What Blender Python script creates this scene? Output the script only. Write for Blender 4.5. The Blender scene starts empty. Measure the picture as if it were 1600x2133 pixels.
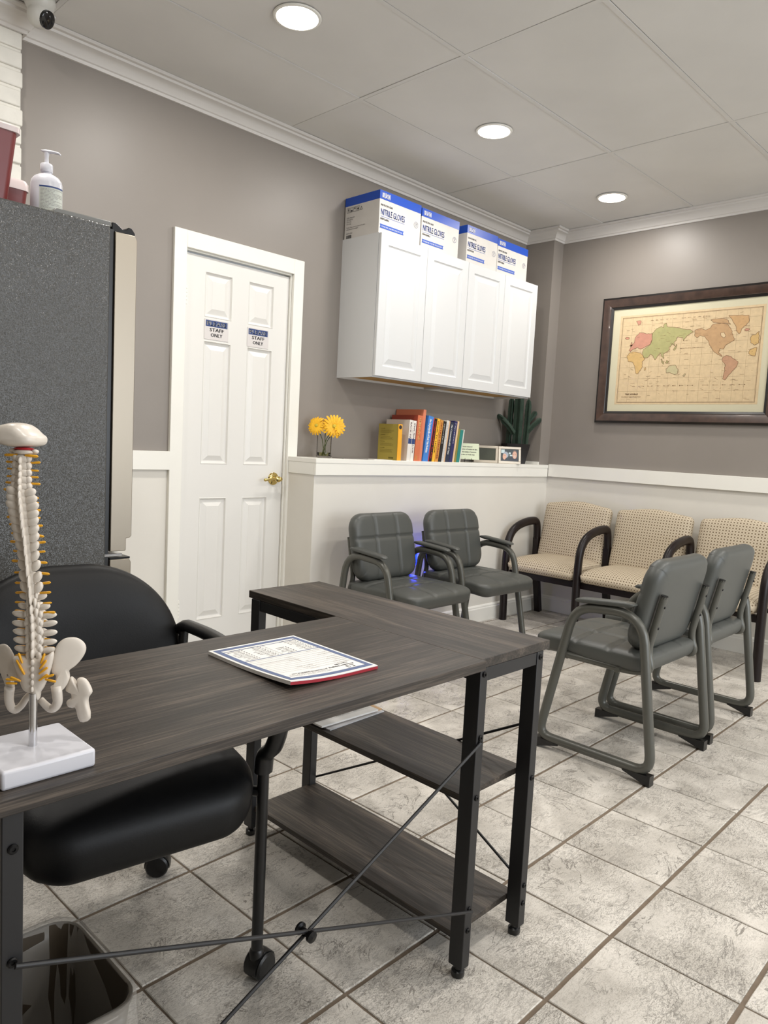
import bpy, math, random
from mathutils import Vector, Matrix, noise

random.seed(7)
sc = bpy.context.scene
COL = sc.collection
R = math.radians

# ------------------------------------------------------------------ camera
YAW, PITCH, ROLL = R(44.115), R(-5.279), R(2.948)
CAM = Vector((-1.656, -0.755, 1.174))
fw = Vector((math.cos(YAW)*math.cos(PITCH), math.sin(YAW)*math.cos(PITCH), math.sin(PITCH)))
r0 = Vector((math.sin(YAW), -math.cos(YAW), 0)); u0 = r0.cross(fw)
rt = math.cos(ROLL)*r0 + math.sin(ROLL)*u0; up = -math.sin(ROLL)*r0 + math.cos(ROLL)*u0
cd = bpy.data.cameras.new('camera'); cam = bpy.data.objects.new('camera', cd); COL.objects.link(cam)
cam.matrix_world = Matrix(((rt.x, up.x, -fw.x, CAM.x), (rt.y, up.y, -fw.y, CAM.y), (rt.z, up.z, -fw.z, CAM.z), (0, 0, 0, 1)))
FPX = 1539.09
cd.sensor_fit = 'VERTICAL'; cd.sensor_height = 36; cd.lens = FPX*36/2133; cd.clip_start = .02
sc.camera = cam

# ------------------------------------------------------------------ world, daylight, exposure
wd = bpy.data.worlds.new('world'); sc.world = wd; wd.use_nodes = True
bg = wd.node_tree.nodes['Background']; bg.inputs[0].default_value = (.72, .83, 1, 1); bg.inputs[1].default_value = .8
sc.view_settings.view_transform = 'Standard'; sc.view_settings.look = 'None'
sc.view_settings.gamma = 1; sc.view_settings.use_curve_mapping = False
sc.view_settings.exposure = 0.42
def area(name, loc, rot, sx, sy, power, col):
    l = bpy.data.lights.new(name, 'AREA'); l.shape = 'RECTANGLE'; l.size = sx; l.size_y = sy; l.energy = power; l.color = col
    o = bpy.data.objects.new(name, l); COL.objects.link(o); o.location = loc; o.rotation_euler = rot
    return o
# daylight falling in through the shopfront windows on the right-hand side of the room
area('window_daylight', (1.0, -3.52, 1.45), (R(90), 0, 0), 3.6, 2.0, 70, (.92, .96, 1))
DOWNLIGHT_W = 7.6

# ------------------------------------------------------------------ geometry helpers
def lin(c):
    return tuple(((v/255)/12.92 if v/255 <= .04045 else ((v/255+.055)/1.055)**2.4) for v in c) + (1,)

class G:
    def __init__(s): s.v = []; s.f = []; s.m = []; s.uv = None
    def add(s, vs, fs, mx=None, mi=0):
        o = len(s.v)
        s.v += [tuple(mx @ Vector(v)) for v in vs] if mx else [tuple(v) for v in vs]
        s.f += [tuple(i+o for i in f) for f in fs]; s.m += [mi]*len(fs)
        return s
    def box(s, x0, x1, y0, y1, z0, z1, mx=None, mi=0):
        if x0 > x1: x0, x1 = x1, x0
        if y0 > y1: y0, y1 = y1, y0
        if z0 > z1: z0, z1 = z1, z0
        vs = [(x, y, z) for z in (z0, z1) for y in (y0, y1) for x in (x0, x1)]
        return s.add(vs, [(0, 2, 3, 1), (4, 5, 7, 6), (0, 1, 5, 4), (2, 6, 7, 3), (0, 4, 6, 2), (1, 3, 7, 5)], mx, mi)
    def rect(s, x0, x1, y0, y1, z, mx=None, mi=0):
        return s.add([(x0, y0, z), (x1, y0, z), (x1, y1, z), (x0, y1, z)], [(0, 1, 2, 3)], mx, mi)
    def tube(s, pts, r, n=10, closed=False, ax=1, ay=1, mx=None, ref=None, mi=0, rs=None):
        P = [Vector(p) for p in pts]; m = len(P); vs = []; fs = []; N = None
        for i in range(m):
            a = P[i-1] if (i or closed) else P[i]; b = P[(i+1) % m] if (i < m-1 or closed) else P[i]
            t = (b-a).normalized()
            if ref is not None: N = Vector(ref)
            elif N is None: N = Vector((0, 0, 1)) if abs(t.z) < .9 else Vector((1, 0, 0))
            N = (N - t*N.dot(t)).normalized(); Bv = t.cross(N); q = rs[i] if rs else r
            for k in range(n):
                an = 2*math.pi*(k+.5)/n
                vs.append(P[i] + N*math.cos(an)*q*ax + Bv*math.sin(an)*q*ay)
        for i in range(m if closed else m-1):
            j = (i+1) % m
            for k in range(n):
                l = (k+1) % n
                fs.append((i*n+k, i*n+l, j*n+l, j*n+k))
        if not closed:
            fs.append(tuple(range(n-1, -1, -1))); fs.append(tuple((m-1)*n+k for k in range(n)))
        return s.add(vs, fs, mx, mi)
    def bar(s, a, b, w, h, ref=(0, 0, 1), mx=None, mi=0):          # rectangular bar from a to b
        a = Vector(a); b = Vector(b); t = (b-a).normalized(); N = Vector(ref); N = (N-t*N.dot(t)).normalized(); Bv = t.cross(N)
        vs = [p + N*sn*h/2 + Bv*sb*w/2 for p in (a, b) for sn, sb in ((-1, -1), (-1, 1), (1, 1), (1, -1))]
        return s.add(vs, [(3, 2, 1, 0), (4, 5, 6, 7), (0, 1, 5, 4), (1, 2, 6, 5), (2, 3, 7, 6), (3, 0, 4, 7)], mx, mi)
    def lathe(s, prof, n=24, mx=None, mi=0, ex=1, ey=1):
        vs = [(r*math.cos(2*math.pi*k/n)*ex, r*math.sin(2*math.pi*k/n)*ey, z) for r, z in prof for k in range(n)]
        fs = [(i*n+k, i*n+(k+1) % n, (i+1)*n+(k+1) % n, (i+1)*n+k) for i in range(len(prof)-1) for k in range(n)]
        if prof[0][0] > 1e-6: fs.append(tuple(range(n-1, -1, -1)))
        if prof[-1][0] > 1e-6: fs.append(tuple((len(prof)-1)*n+k for k in range(n)))
        return s.add(vs, fs, mx, mi)
    def ell(s, c, r, mx=None, n=12, m=8, mi=0, rot=None):
        M = Matrix.Translation(c) @ (rot.to_4x4() if rot else Matrix.Identity(4)) @ Matrix.Diagonal((*r, 1))
        if mx: M = mx @ M
        return s.lathe([(math.sin(math.pi*i/m), -math.cos(math.pi*i/m)) for i in range(m+1)], n, M, mi)
    def prism(s, poly, z0, z1, mx=None, mi=0, top=True):
        n = len(poly)
        vs = [(x, y, z0) for x, y in poly] + [(x, y, z1) for x, y in poly]
        fs = [(i, (i+1) % n, n+(i+1) % n, n+i) for i in range(n)] + [tuple(range(n-1, -1, -1)), tuple(range(n, 2*n))]
        return s.add(vs, fs, mx, mi)
    def flat(s, poly, z, mx=None, mi=0):
        return s.add([(x, y, z) for x, y in poly], [tuple(range(len(poly)))], mx, mi)
    def rings(s, w, h, prof, mx=None, mi=0):                        # nested rectangle rings (raised panel), prof = [(inset, z)]
        vs = []; fs = []
        for d, z in prof: vs += [(d, d, z), (w-d, d, z), (w-d, h-d, z), (d, h-d, z)]
        for i in range(len(prof)-1):
            for k in range(4):
                l = (k+1) % 4; fs.append((4*i+k, 4*i+l, 4*i+4+l, 4*i+4+k))
        q = 4*(len(prof)-1); fs.append((q, q+1, q+2, q+3))
        return s.add(vs, fs, mx, mi)
    def sweep(s, path, prof, mi=0, mx=None):                        # mitred run of a (offset to the right, z) profile along a plan path
        n = len(prof); vs = []; fs = []
        P = [Vector((p[0], p[1])) for p in path]
        for i, p in enumerate(P):
            d0 = (P[i]-P[i-1]).normalized() if i else None
            d1 = (P[i+1]-P[i]).normalized() if i < len(P)-1 else None
            if d0 is None: d0 = d1
            if d1 is None: d1 = d0
            n0 = Vector((d0.y, -d0.x)); n1 = Vector((d1.y, -d1.x)); b = (n0+n1); b = b/(b.dot(n0))
            vs += [(p.x+b.x*o, p.y+b.y*o, z) for o, z in prof]
        for i in range(len(P)-1):
            for k in range(n):
                l = (k+1) % n; fs.append((i*n+k, (i+1)*n+k, (i+1)*n+l, i*n+l))
        fs.append(tuple(range(n))); fs.append(tuple((len(P)-1)*n+k for k in range(n-1, -1, -1)))
        return s.add(vs, fs, mx, mi)
    def build(s, name, mat, parent=None, smooth=None, bev=0, seg=2, world=False, sub=0):
        off = parent.location if (parent is not None and world) else Vector((0, 0, 0))
        me = bpy.data.meshes.new(name)
        me.from_pydata([(v[0]-off.x, v[1]-off.y, v[2]-off.z) for v in s.v], [], s.f)
        mats = mat if isinstance(mat, (list, tuple)) else [mat]
        for m in mats: me.materials.append(m)
        if len(mats) > 1: me.polygons.foreach_set('material_index', s.m)
        if s.uv:
            ul = me.uv_layers.new(name='UVMap')
            for lp in me.loops: ul.data[lp.index].uv = s.uv[lp.vertex_index]
        me.validate(); me.update()
        if smooth is not None:
            me.polygons.foreach_set('use_smooth', [True]*len(me.polygons))
            if smooth < 180: me.set_sharp_from_angle(angle=R(smooth))
        o = bpy.data.objects.new(name, me); COL.objects.link(o)
        if parent is not None: o.parent = parent
        if bev:
            b = o.modifiers.new('bevel', 'BEVEL'); b.width = bev; b.segments = seg; b.limit_method = 'ANGLE'; b.angle_limit = R(40)
            if smooth is None:
                me.polygons.foreach_set('use_smooth', [True]*len(me.polygons)); me.set_sharp_from_angle(angle=R(30))
                b.harden_normals = False
        if sub:
            b = o.modifiers.new('subsurf', 'SUBSURF'); b.levels = sub; b.render_levels = sub
        return o

def tag(o, label=None, cat=None, group=None, kind=None):
    if label: o['label'] = label
    if cat: o['category'] = cat
    if group: o['group'] = group
    if kind: o['kind'] = kind
    return o
def thing(name, label, cat, loc=(0, 0, 0), rz=0, group=None):
    o = bpy.data.objects.new(name, None); COL.objects.link(o); o.location = loc; o.rotation_euler = (0, 0, rz); o.empty_display_size = .05
    return tag(o, label, cat, group)
def copy_tree(o, parent=None):
    c = o.copy(); COL.objects.link(c)
    if parent is not None: c.parent = parent
    for ch in list(o.children): copy_tree(ch, c)
    return c
def struct(o): o['kind'] = 'structure'; return o

def fillet(pts, r, seg=5, closed=False):
    P = [Vector(p) for p in pts]; out = []; m = len(P)
    for i in range(m):
        if not closed and i in (0, m-1): out.append(P[i]); continue
        a, b, c = P[i-1], P[i], P[(i+1) % m]
        rr = r[i] if isinstance(r, (list, tuple)) else r
        u = (a-b); v = (c-b); rr = min(rr, u.length*.49, v.length*.49)
        p0 = b+u.normalized()*rr; p1 = b+v.normalized()*rr
        for k in range(seg+1):
            t = k/seg; out.append(p0*(1-t)**2 + b*2*t*(1-t) + p1*t*t)
    return out

def cushion(w, h, tf, tb, r=.06, n=22, su=(), sv=(), groove=.008, gw=.05, edge=5, puff=0, shape=None):
    """Padded rounded rectangle in XY, front towards +Z, stitched grooves at su (x) and sv (y) in -1..1."""
    g = G(); V = []; idx = {}
    def pos(a, b):
        x, y = a*w/2, b*h/2
        cx, cy = abs(x)-(w/2-r), abs(y)-(h/2-r)
        if cx > 0 and cy > 0:
            l = math.hypot(cx, cy); k = max(cx, cy)/l
            x = math.copysign(w/2-r+cx*k, x); y = math.copysign(h/2-r+cy*k, y)
        return x, y
    for side in (1, 0):
        for j in range(n+1):
            for i in range(n+1):
                bd = i in (0, n) or j in (0, n)
                if side == 0 and bd: idx[(0, i, j)] = idx[(1, i, j)]; continue
                a = math.sin((i/n*2-1)*math.pi/2*.92)/math.sin(math.pi/2*.92); b = math.sin((j/n*2-1)*math.pi/2*.92)/math.sin(math.pi/2*.92)
                x, y = pos(a, b); e = max(abs(a), abs(b))
                fall = (max(0, 1-e**edge))**.5
                if side:
                    z = tf*fall + puff*(1-a*a)*(1-b*b)
                    for q in su: z -= groove*math.exp(-((a-q)*w/2/(gw*.2))**2)*fall
                    for q in sv: z -= groove*math.exp(-((b-q)*h/2/(gw*.2))**2)*fall
                else: z = -tb*fall
                if shape: x, y, z = shape(x, y, z)
                idx[(side, i, j)] = len(V); V.append((x, y, z))
    F = []
    for j in range(n):
        for i in range(n):
            F.append((idx[(1, i, j)], idx[(1, i+1, j)], idx[(1, i+1, j+1)], idx[(1, i, j+1)]))
            F.append((idx[(0, i, j)], idx[(0, i, j+1)], idx[(0, i+1, j+1)], idx[(0, i+1, j)]))
    # surface-length UV in metres
    UV = [(0, 0)]*len(V); c = n//2
    for side in (1, 0):
        for j in range(n+1):
            for i in range(n+1):
                k = idx[(side, i, j)]
                if side == 0 and (i in (0, n) or j in (0, n)): continue
                lu = sum((Vector(V[idx[(side, q, j)]])-Vector(V[idx[(side, q+1, j)]])).length for q in range(min(i, c), max(i, c)))
                lv = sum((Vector(V[idx[(side, i, q)]])-Vector(V[idx[(side, i, q+1)]])).length for q in range(min(j, c), max(j, c)))
                UV[k] = (math.copysign(lu, i-c), math.copysign(lv, j-c))
    g.v = V; g.f = F; g.m = [0]*len(F); g.uv = UV
    return g
def xform(g, mx):
    g.v = [tuple(mx @ Vector(v)) for v in g.v]; return g
def TR(loc=(0, 0, 0), rx=0, ry=0, rz=0):
    return Matrix.Translation(loc) @ Matrix.Rotation(rz, 4, 'Z') @ Matrix.Rotation(ry, 4, 'Y') @ Matrix.Rotation(rx, 4, 'X')

# lettering: font outlines turned into flat meshes 
TXT = {}
def textmesh(s):
    if s not in TXT:
        cu = bpy.data.curves.new('t', 'FONT'); cu.body = s; cu.size = 1; cu.resolution_u = 2
        o = bpy.data.objects.new('t', cu)
        me = bpy.data.meshes.new_from_object(o)
        TXT[s] = ([tuple(v.co) for v in me.vertices], [tuple(p.vertices) for p in me.polygons])
        bpy.data.objects.remove(o); bpy.data.meshes.remove(me)
    return TXT[s]
def put_text(g, s, x0, x1, y0, h, mx, mi=0, z=0, bold=0):
    """Fit a text between x0..x1 with cap height h on the baseline y0 (plane XY of mx)."""
    vs, fs = textmesh(s)
    if not vs: return g
    a = min(v[0] for v in vs); b = max(v[0] for v in vs); t = .69
    sx = (x1-x0)/max(b-a, 1e-6); sy = h/t
    out = [(x0+(v[0]-a)*sx, y0+v[1]*sy, z) for v in vs]
    g.add(out, fs, mx, mi)
    if bold:
        for dx in (-bold, bold): g.add([(x+dx, y, zz+1e-5) for x, y, zz in out], fs, mx, mi)
    return g

# ------------------------------------------------------------------ materials
def newmat(name):
    m = bpy.data.materials.new(name); m.use_nodes = True; nt = m.node_tree
    return m, nt, nt.nodes['Principled BSDF']
def nd(nt, t, **kw):
    n = nt.nodes.new(t)
    for k, v in kw.items():
        if k.startswith('i_'): n.inputs[k[2:].replace('_', ' ')].default_value = v
        else: setattr(n, k, v)
    return n
def mat(name, col, rough=.5, metal=0, var=0, vscale=8, bump=0, bscale=200, spec=.5, coat=0, emit=None, estr=1, stretch=None):
    m, nt, b = newmat(name); c = lin(col); L = nt.links.new
    b.inputs['Base Color'].default_value = c; b.inputs['Roughness'].default_value = rough; b.inputs['Metallic'].default_value = metal
    b.inputs['Specular IOR Level'].default_value = spec; b.inputs['Coat Weight'].default_value = coat
    tc = nd(nt, 'ShaderNodeTexCoord') if (var or bump) else None
    src = tc.outputs['Object'] if tc else None
    if tc and stretch:
        mp = nd(nt, 'ShaderNodeMapping'); mp.inputs['Scale'].default_value = stretch; L(src, mp.inputs[0]); src = mp.outputs[0]
    if var:
        n = nd(nt, 'ShaderNodeTexNoise', i_Scale=vscale, i_Detail=5.0); L(src, n.inputs['Vector'])
        r = nd(nt, 'ShaderNodeValToRGB'); r.color_ramp.elements[0].position = .3; r.color_ramp.elements[1].position = .7
        r.color_ramp.elements[0].color = tuple(x*(1-var) for x in c[:3])+(1,); r.color_ramp.elements[1].color = tuple(min(1, x*(1+var)) for x in c[:3])+(1,)
        L(n.outputs['Fac'], r.inputs[0]); L(r.outputs[0], b.inputs['Base Color'])
    if bump:
        n = nd(nt, 'ShaderNodeTexNoise', i_Scale=bscale, i_Detail=3.0); L(src, n.inputs['Vector'])
        q = nd(nt, 'ShaderNodeBump', i_Strength=bump, i_Distance=.002); L(n.outputs['Fac'], q.inputs['Height']); L(q.outputs[0], b.inputs['Normal'])
    if emit:
        b.inputs['Emission Color'].default_value = lin(emit); b.inputs['Emission Strength'].default_value = estr
    return m
def mixrgb(nt, fac, a, b, typ='MIX'):
    n = nt.nodes.new('ShaderNodeMix'); n.data_type = 'RGBA'; n.blend_type = typ
    for sock, v in ((n.inputs[0], fac), (n.inputs[6], a), (n.inputs[7], b)):
        if hasattr(v, 'is_output'): nt.links.new(v, sock)
        else: sock.default_value = v
    return n.outputs[2]
def mth(nt, op, a, b=None, clamp=False):
    n = nt.nodes.new('ShaderNodeMath'); n.operation = op; n.use_clamp = clamp
    for sock, v in ((n.inputs[0], a), (n.inputs[1], b)):
        if v is None: continue
        if hasattr(v, 'is_output'): nt.links.new(v, sock)
        else: sock.default_value = v
    return n.outputs[0]
def ramp(nt, src, p0, p1, c0=(0, 0, 0, 1), c1=(1, 1, 1, 1)):
    r = nt.nodes.new('ShaderNodeValToRGB'); e = r.color_ramp.elements
    e[0].position = p0; e[1].position = p1; e[0].color = c0; e[1].color = c1
    nt.links.new(src, r.inputs[0]); return r.outputs[0]

def tile_mat():
    m, nt, b = newmat('slate_look_tile'); L = nt.links.new
    tc = nd(nt, 'ShaderNodeTexCoord'); oi = nd(nt, 'ShaderNodeObjectInfo')
    vm = nd(nt, 'ShaderNodeVectorMath', operation='MULTIPLY_ADD'); vm.inputs[1].default_value = (1, 1, 1)
    L(tc.outputs['Object'], vm.inputs[0])
    cb = nd(nt, 'ShaderNodeCombineXYZ'); s = mth(nt, 'MULTIPLY', oi.outputs['Random'], 37.0); L(s, cb.inputs[0]); L(mth(nt, 'MULTIPLY', oi.outputs['Random'], 91.0), cb.inputs[1])
    L(cb.outputs[0], vm.inputs[2]); V = vm.outputs[0]
    def nz(scale, detail=4.0, dist=0.0, st=None, rough=.5):
        n = nd(nt, 'ShaderNodeTexNoise', i_Scale=scale, i_Detail=detail, i_Distortion=dist, i_Roughness=rough)
        if st:
            mp = nd(nt, 'ShaderNodeMapping'); mp.inputs['Scale'].default_value = st; L(V, mp.inputs[0]); L(mp.outputs[0], n.inputs['Vector'])
        else: L(V, n.inputs['Vector'])
        return n.outputs['Fac']
    base = mixrgb(nt, ramp(nt, nz(6, 5, .5), .36, .66), lin((190, 184, 174)), lin((224, 218, 208)))
    patch = ramp(nt, nz(4.5, 4, .6), .40, .60)
    speck = ramp(nt, nz(105, 6, .9, (.55, 1.25, 1), .75), .52, .60)
    fine = ramp(nt, nz(300, 4, .4, (.7, 1.2, 1), .7), .53, .60)
    a = mth(nt, 'ABSOLUTE', mth(nt, 'SUBTRACT', nz(5.0, 7, 1.2, (.8, 1.2, 1), .66), .5))
    crack = mth(nt, 'MULTIPLY', ramp(nt, a, .0, .010, (1, 1, 1, 1), (0, 0, 0, 1)), ramp(nt, nz(8, 2), .45, .55))
    a2 = mth(nt, 'ABSOLUTE', mth(nt, 'SUBTRACT', nz(13.0, 7, 1.0, (.6, 1.4, 1), .7), .5))
    crack2 = mth(nt, 'MULTIPLY', ramp(nt, a2, .0, .016, (1, 1, 1, 1), (0, 0, 0, 1)), ramp(nt, nz(11, 3), .50, .60))
    mask = mth(nt, 'MULTIPLY', mth(nt, 'ADD', mth(nt, 'MULTIPLY', speck, .55), mth(nt, 'MULTIPLY', fine, .55)), mth(nt, 'ADD', mth(nt, 'MULTIPLY', patch, .62), .22), True)
    tot = mth(nt, 'MAXIMUM', mth(nt, 'MAXIMUM', mask, mth(nt, 'MULTIPLY', crack, .95)), mth(nt, 'MULTIPLY', crack2, .6))
    col = mixrgb(nt, mth(nt, 'MULTIPLY', tot, .88), base, lin((84, 75, 66)))
    L(col, b.inputs['Base Color']); b.inputs['Roughness'].default_value = .42; b.inputs['Specular IOR Level'].default_value = .4
    hgt = mth(nt, 'SUBTRACT', mth(nt, 'MULTIPLY', nz(14, 5), .8), tot)
    bp = nd(nt, 'ShaderNodeBump', i_Strength=.6, i_Distance=.0025); L(hgt, bp.inputs['Height']); L(bp.outputs[0], b.inputs['Normal'])
    return m
def wood_mat(name, axis, dark=(28, 25, 22), mid=(55, 49, 44), light=(108, 97, 86), rough=.42, s=1.0):
    m, nt, b = newmat(name); L = nt.links.new
    tc = nd(nt, 'ShaderNodeTexCoord')
    def nz(sl, sc_, detail, dist=0.0):
        mp = nd(nt, 'ShaderNodeMapping'); v = [sc_*s]*3; v[axis] = sl*s; mp.inputs['Scale'].default_value = v
        L(tc.outputs['Object'], mp.inputs[0]); n = nd(nt, 'ShaderNodeTexNoise', i_Scale=1.0, i_Detail=detail, i_Distortion=dist, i_Roughness=.6)
        L(mp.outputs[0], n.inputs['Vector']); return n.outputs['Fac']
    broad = nz(1.6, 16, 5, .9); grain = nz(4, 170, 5, .4); streak = nz(10, 520, 3)
    f = mth(nt, 'ADD', mth(nt, 'MULTIPLY', broad, .38), mth(nt, 'ADD', mth(nt, 'MULTIPLY', grain, .36), mth(nt, 'MULTIPLY', streak, .26)))
    r = nd(nt, 'ShaderNodeValToRGB'); e = r.color_ramp.elements; e[0].position = .38; e[0].color = lin(dark); e[1].position = .66; e[1].color = lin(light)
    k = e.new(.5); k.color = lin(mid); L(f, r.inputs[0]); L(r.outputs[0], b.inputs['Base Color'])
    b.inputs['Roughness'].default_value = rough; b.inputs['Specular IOR Level'].default_value = .4
    bp = nd(nt, 'ShaderNodeBump', i_Strength=.25, i_Distance=.001); L(grain, bp.inputs['Height']); L(bp.outputs[0], b.inputs['Normal'])
    return m
def dot_fabric():
    m, nt, b = newmat('dotted_fabric'); L = nt.links.new
    uv = nd(nt, 'ShaderNodeTexCoord').outputs['UV']; sp = nd(nt, 'ShaderNodeSeparateXYZ'); L(uv, sp.inputs[0])
    P = .0185
    def cell(c, off): return mth(nt, 'SUBTRACT', mth(nt, 'FRACT', mth(nt, 'ADD', mth(nt, 'DIVIDE', c, P), off)), .5)
    def dots(ox, oy, r):
        x = cell(sp.outputs[0], ox); y = cell(sp.outputs[1], oy)
        d = mth(nt, 'SQRT', mth(nt, 'ADD', mth(nt, 'MULTIPLY', x, x), mth(nt, 'MULTIPLY', y, y)))
        return ramp(nt, d, r-.05, r+.05, (1, 1, 1, 1), (0, 0, 0, 1))
    col = mixrgb(nt, dots(.5, .5, .13), lin((197, 184, 162)), lin((168, 152, 126)))
    col = mixrgb(nt, dots(0, 0, .25), col, lin((118, 101, 80)))
    L(col, b.inputs['Base Color']); b.inputs['Roughness'].default_value = .85; b.inputs['Specular IOR Level'].default_value = .2
    return m
def glass_mat(name, tint=(255, 255, 255), refl=.12, rough=.03):
    m, nt, b = newmat(name); L = nt.links.new; nt.nodes.remove(b)
    t = nd(nt, 'ShaderNodeBsdfTransparent'); t.inputs[0].default_value = lin(tint)
    g = nd(nt, 'ShaderNodeBsdfGlossy'); g.inputs['Roughness'].default_value = rough
    fr = nd(nt, 'ShaderNodeLayerWeight'); fr.inputs[0].default_value = refl
    mx = nd(nt, 'ShaderNodeMixShader'); L(fr.outputs['Fresnel'], mx.inputs[0]); L(t.outputs[0], mx.inputs[1]); L(g.outputs[0], mx.inputs[2])
    L(mx.outputs[0], nt.nodes['Material Output'].inputs[0]); return m

MT = dict(
    wall_gray=mat('grey_wall_paint', (139, 132, 125), .42, var=.03, vscale=3, bump=.06, bscale=60),
    white_wall=mat('white_wall_paint', (221, 217, 208), .5, var=.02, vscale=4, bump=.05, bscale=60),
    trim=mat('white_trim_gloss', (236, 234, 226), .32, var=.015, vscale=6),
    crown=mat('crown_paint', (214, 210, 205), .45),
    ceil=mat('ceiling_panel', (216, 214, 210), .8, var=.045, vscale=2.2),
    tee=mat('ceiling_bar', (214, 212, 208), .6),
    plenum=mat('plenum_dark', (40, 38, 36), .9),
    brick=mat('painted_brick', (222, 219, 210), .5, var=.04, vscale=20, bump=.5, bscale=60),
    door=mat('door_paint', (226, 224, 219), .34, bump=.05, bscale=90),
    tile=tile_mat(), grout=mat('grout', (118, 104, 89), .9, var=.15, vscale=30),
    wood_x=wood_mat('desk_wood_x', 0), wood_y=wood_mat('desk_wood_y', 1),
    black=mat('black_powder_coat', (24, 24, 26), .45), blackp=mat('black_plastic', (16, 16, 17), .35),
    bolt=mat('dark_bolt', (24, 24, 25), .3, metal=.6),
    fabric=dot_fabric(), darkwood=mat('espresso_wood', (22, 13, 13), .36, var=.25, vscale=12, spec=.35),
    gleather=mat('grey_vinyl', (76, 78, 75), .42, bump=.10, bscale=320), gmetal=mat('grey_enamel_tube', (86, 86, 80), .3, metal=.15),
    bleather=mat('black_vinyl', (10, 10, 11), .48, bump=.08, bscale=300, spec=.3),
    fridge=None, steel=mat('brushed_steel', (150, 141, 127), .38, metal=.85, bump=.03, bscale=300),
    chrome=mat('chrome', (210, 210, 212), .12, metal=1), brass=mat('polished_brass', (208, 184, 116), .1, metal=1),
    bone=mat('bone_plastic', (214, 205, 193), .32, var=.03, vscale=60), nerve=mat('nerve_yellow', (226, 164, 34), .35),
    red=mat('red_disc', (180, 28, 38), .4), white=mat('white_plastic', (208, 208, 214), .3), paper=mat('white_paper', (236, 234, 230), .6),
    blue=mat('print_blue', (38, 84, 178), .5), navy=mat('print_navy', (44, 66, 118), .5), ink=mat('print_ink', (38, 38, 42), .6),
    grayink=mat('print_grey', (150, 148, 145), .6), bandblue=mat('form_blue', (90, 106, 144), .5),
    card=mat('white_carton', (206, 202, 196), .45, var=.03, vscale=12), bluecard=mat('blue_carton', (30, 76, 178), .38),
    sharps=mat('red_translucent', (112, 34, 34), .3), lid=mat('clear_lid', (214, 200, 198), .3),
    glass=glass_mat('clear_glass', (253, 253, 252), .06), pane=glass_mat('picture_glass', (255, 255, 255), .06, .02),
    cabinet=mat('white_thermofoil', (210, 211, 211), .38), rawwood=mat('raw_plywood', (190, 150, 88), .7, var=.1, vscale=10),
)
def fridge_mat():
    m, nt, b = newmat('fridge_grey_pebble'); L = nt.links.new
    b.inputs['Base Color'].default_value = lin((78, 77, 74)); b.inputs['Roughness'].default_value = .22; b.inputs['Specular IOR Level'].default_value = .4
    tc = nd(nt, 'ShaderNodeTexCoord'); v = nd(nt, 'ShaderNodeTexVoronoi', i_Scale=620.0); L(tc.outputs['Object'], v.inputs['Vector'])
    ge = nd(nt, 'ShaderNodeNewGeometry'); sb_ = nd(nt, 'ShaderNodeVectorMath', operation='SUBTRACT'); L(v.outputs['Color'], sb_.inputs[0]); sb_.inputs[1].default_value = (.5, .5, .5)
    ml = nd(nt, 'ShaderNodeVectorMath', operation='SCALE'); L(sb_.outputs[0], ml.inputs[0]); ml.inputs['Scale'].default_value = .42
    ad = nd(nt, 'ShaderNodeVectorMath', operation='ADD'); L(ml.outputs[0], ad.inputs[0]); L(ge.outputs['Normal'], ad.inputs[1])
    no = nd(nt, 'ShaderNodeVectorMath', operation='NORMALIZE'); L(ad.outputs[0], no.inputs[0]); L(no.outputs[0], b.inputs['Normal'])
    return m
MT['fridge'] = fridge_mat()
# ------------------------------------------------------------------ the room
W, LED, XF, XC, YC = 2.45, 2.216, 3.13, 3.005, 2.215      # left wall, half wall, far wall, corner column faces
ZC = 2.745                                              # ceiling
X0, Y0 = -3.6, -3.6
BRX, BRD = -.535, .05                                    # painted brick pier: right arris, how far it stands proud

# floor: grout bed + tiles (12 in grid, turned a shade against the walls)
TS, TH = .305, .0159
floor = struct(G().box(X0, XF+.1, Y0, W+.3, -.08, -.0035).build('floor', MT['grout']))
def inframe(p, m=.12):
    d = Vector(p)-CAM; z = d.dot(fw)
    if z < .05: return False
    x = 800+FPX*d.dot(rt)/z; y = 1066.5-FPX*d.dot(up)/z
    return -1600*m < x < 1600*(1+m) and -2133*m < y < 2133*(1+m)
def tile_geo(seed):
    rn = random.Random(seed); g = G(); h = TS/2-.0026; K = 6; outer = []; inner = []
    for sx, sy, dx, dy in ((-1, -1, 1, 0), (1, -1, 0, 1), (1, 1, -1, 0), (-1, 1, 0, -1)):
        for k in range(K):
            t = 2*h*k/K; j = rn.uniform(-.0007, .0007) if k else 0
            x = sx*h+dx*t; y = sy*h+dy*t
            nx, ny = (dy, -dx)
            outer.append((x+nx*j, y+ny*j)); inner.append((x+nx*(j-.0018+rn.uniform(-.0005, .0005))-(dx*.0018 if k == 0 else 0)*0, y+ny*(j-.0018)))
    n = len(outer); outer = [(x, y*.981) for x, y in outer]; inner = [(x*.988, y*.988) for x, y in outer]
    vs = [(x, y, -.006) for x, y in outer]+[(x, y, -.0016) for x, y in outer]+[(x, y, 0) for x, y in inner]
    fs = [(i, (i+1) % n, n+(i+1) % n, n+i) for i in range(n)]+[(n+i, n+(i+1) % n, 2*n+(i+1) % n, 2*n+i) for i in range(n)]+[tuple(range(2*n, 3*n))]
    return vs, fs
TGEO = [tile_geo(s) for s in range(6)]
TME = []
for vs, fs in TGEO:
    me = bpy.data.meshes.new('tile'); me.from_pydata(vs, [], fs); me.materials.append(MT['tile']); me.update(); TME.append(me)
rest = G(); cands = []
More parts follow.
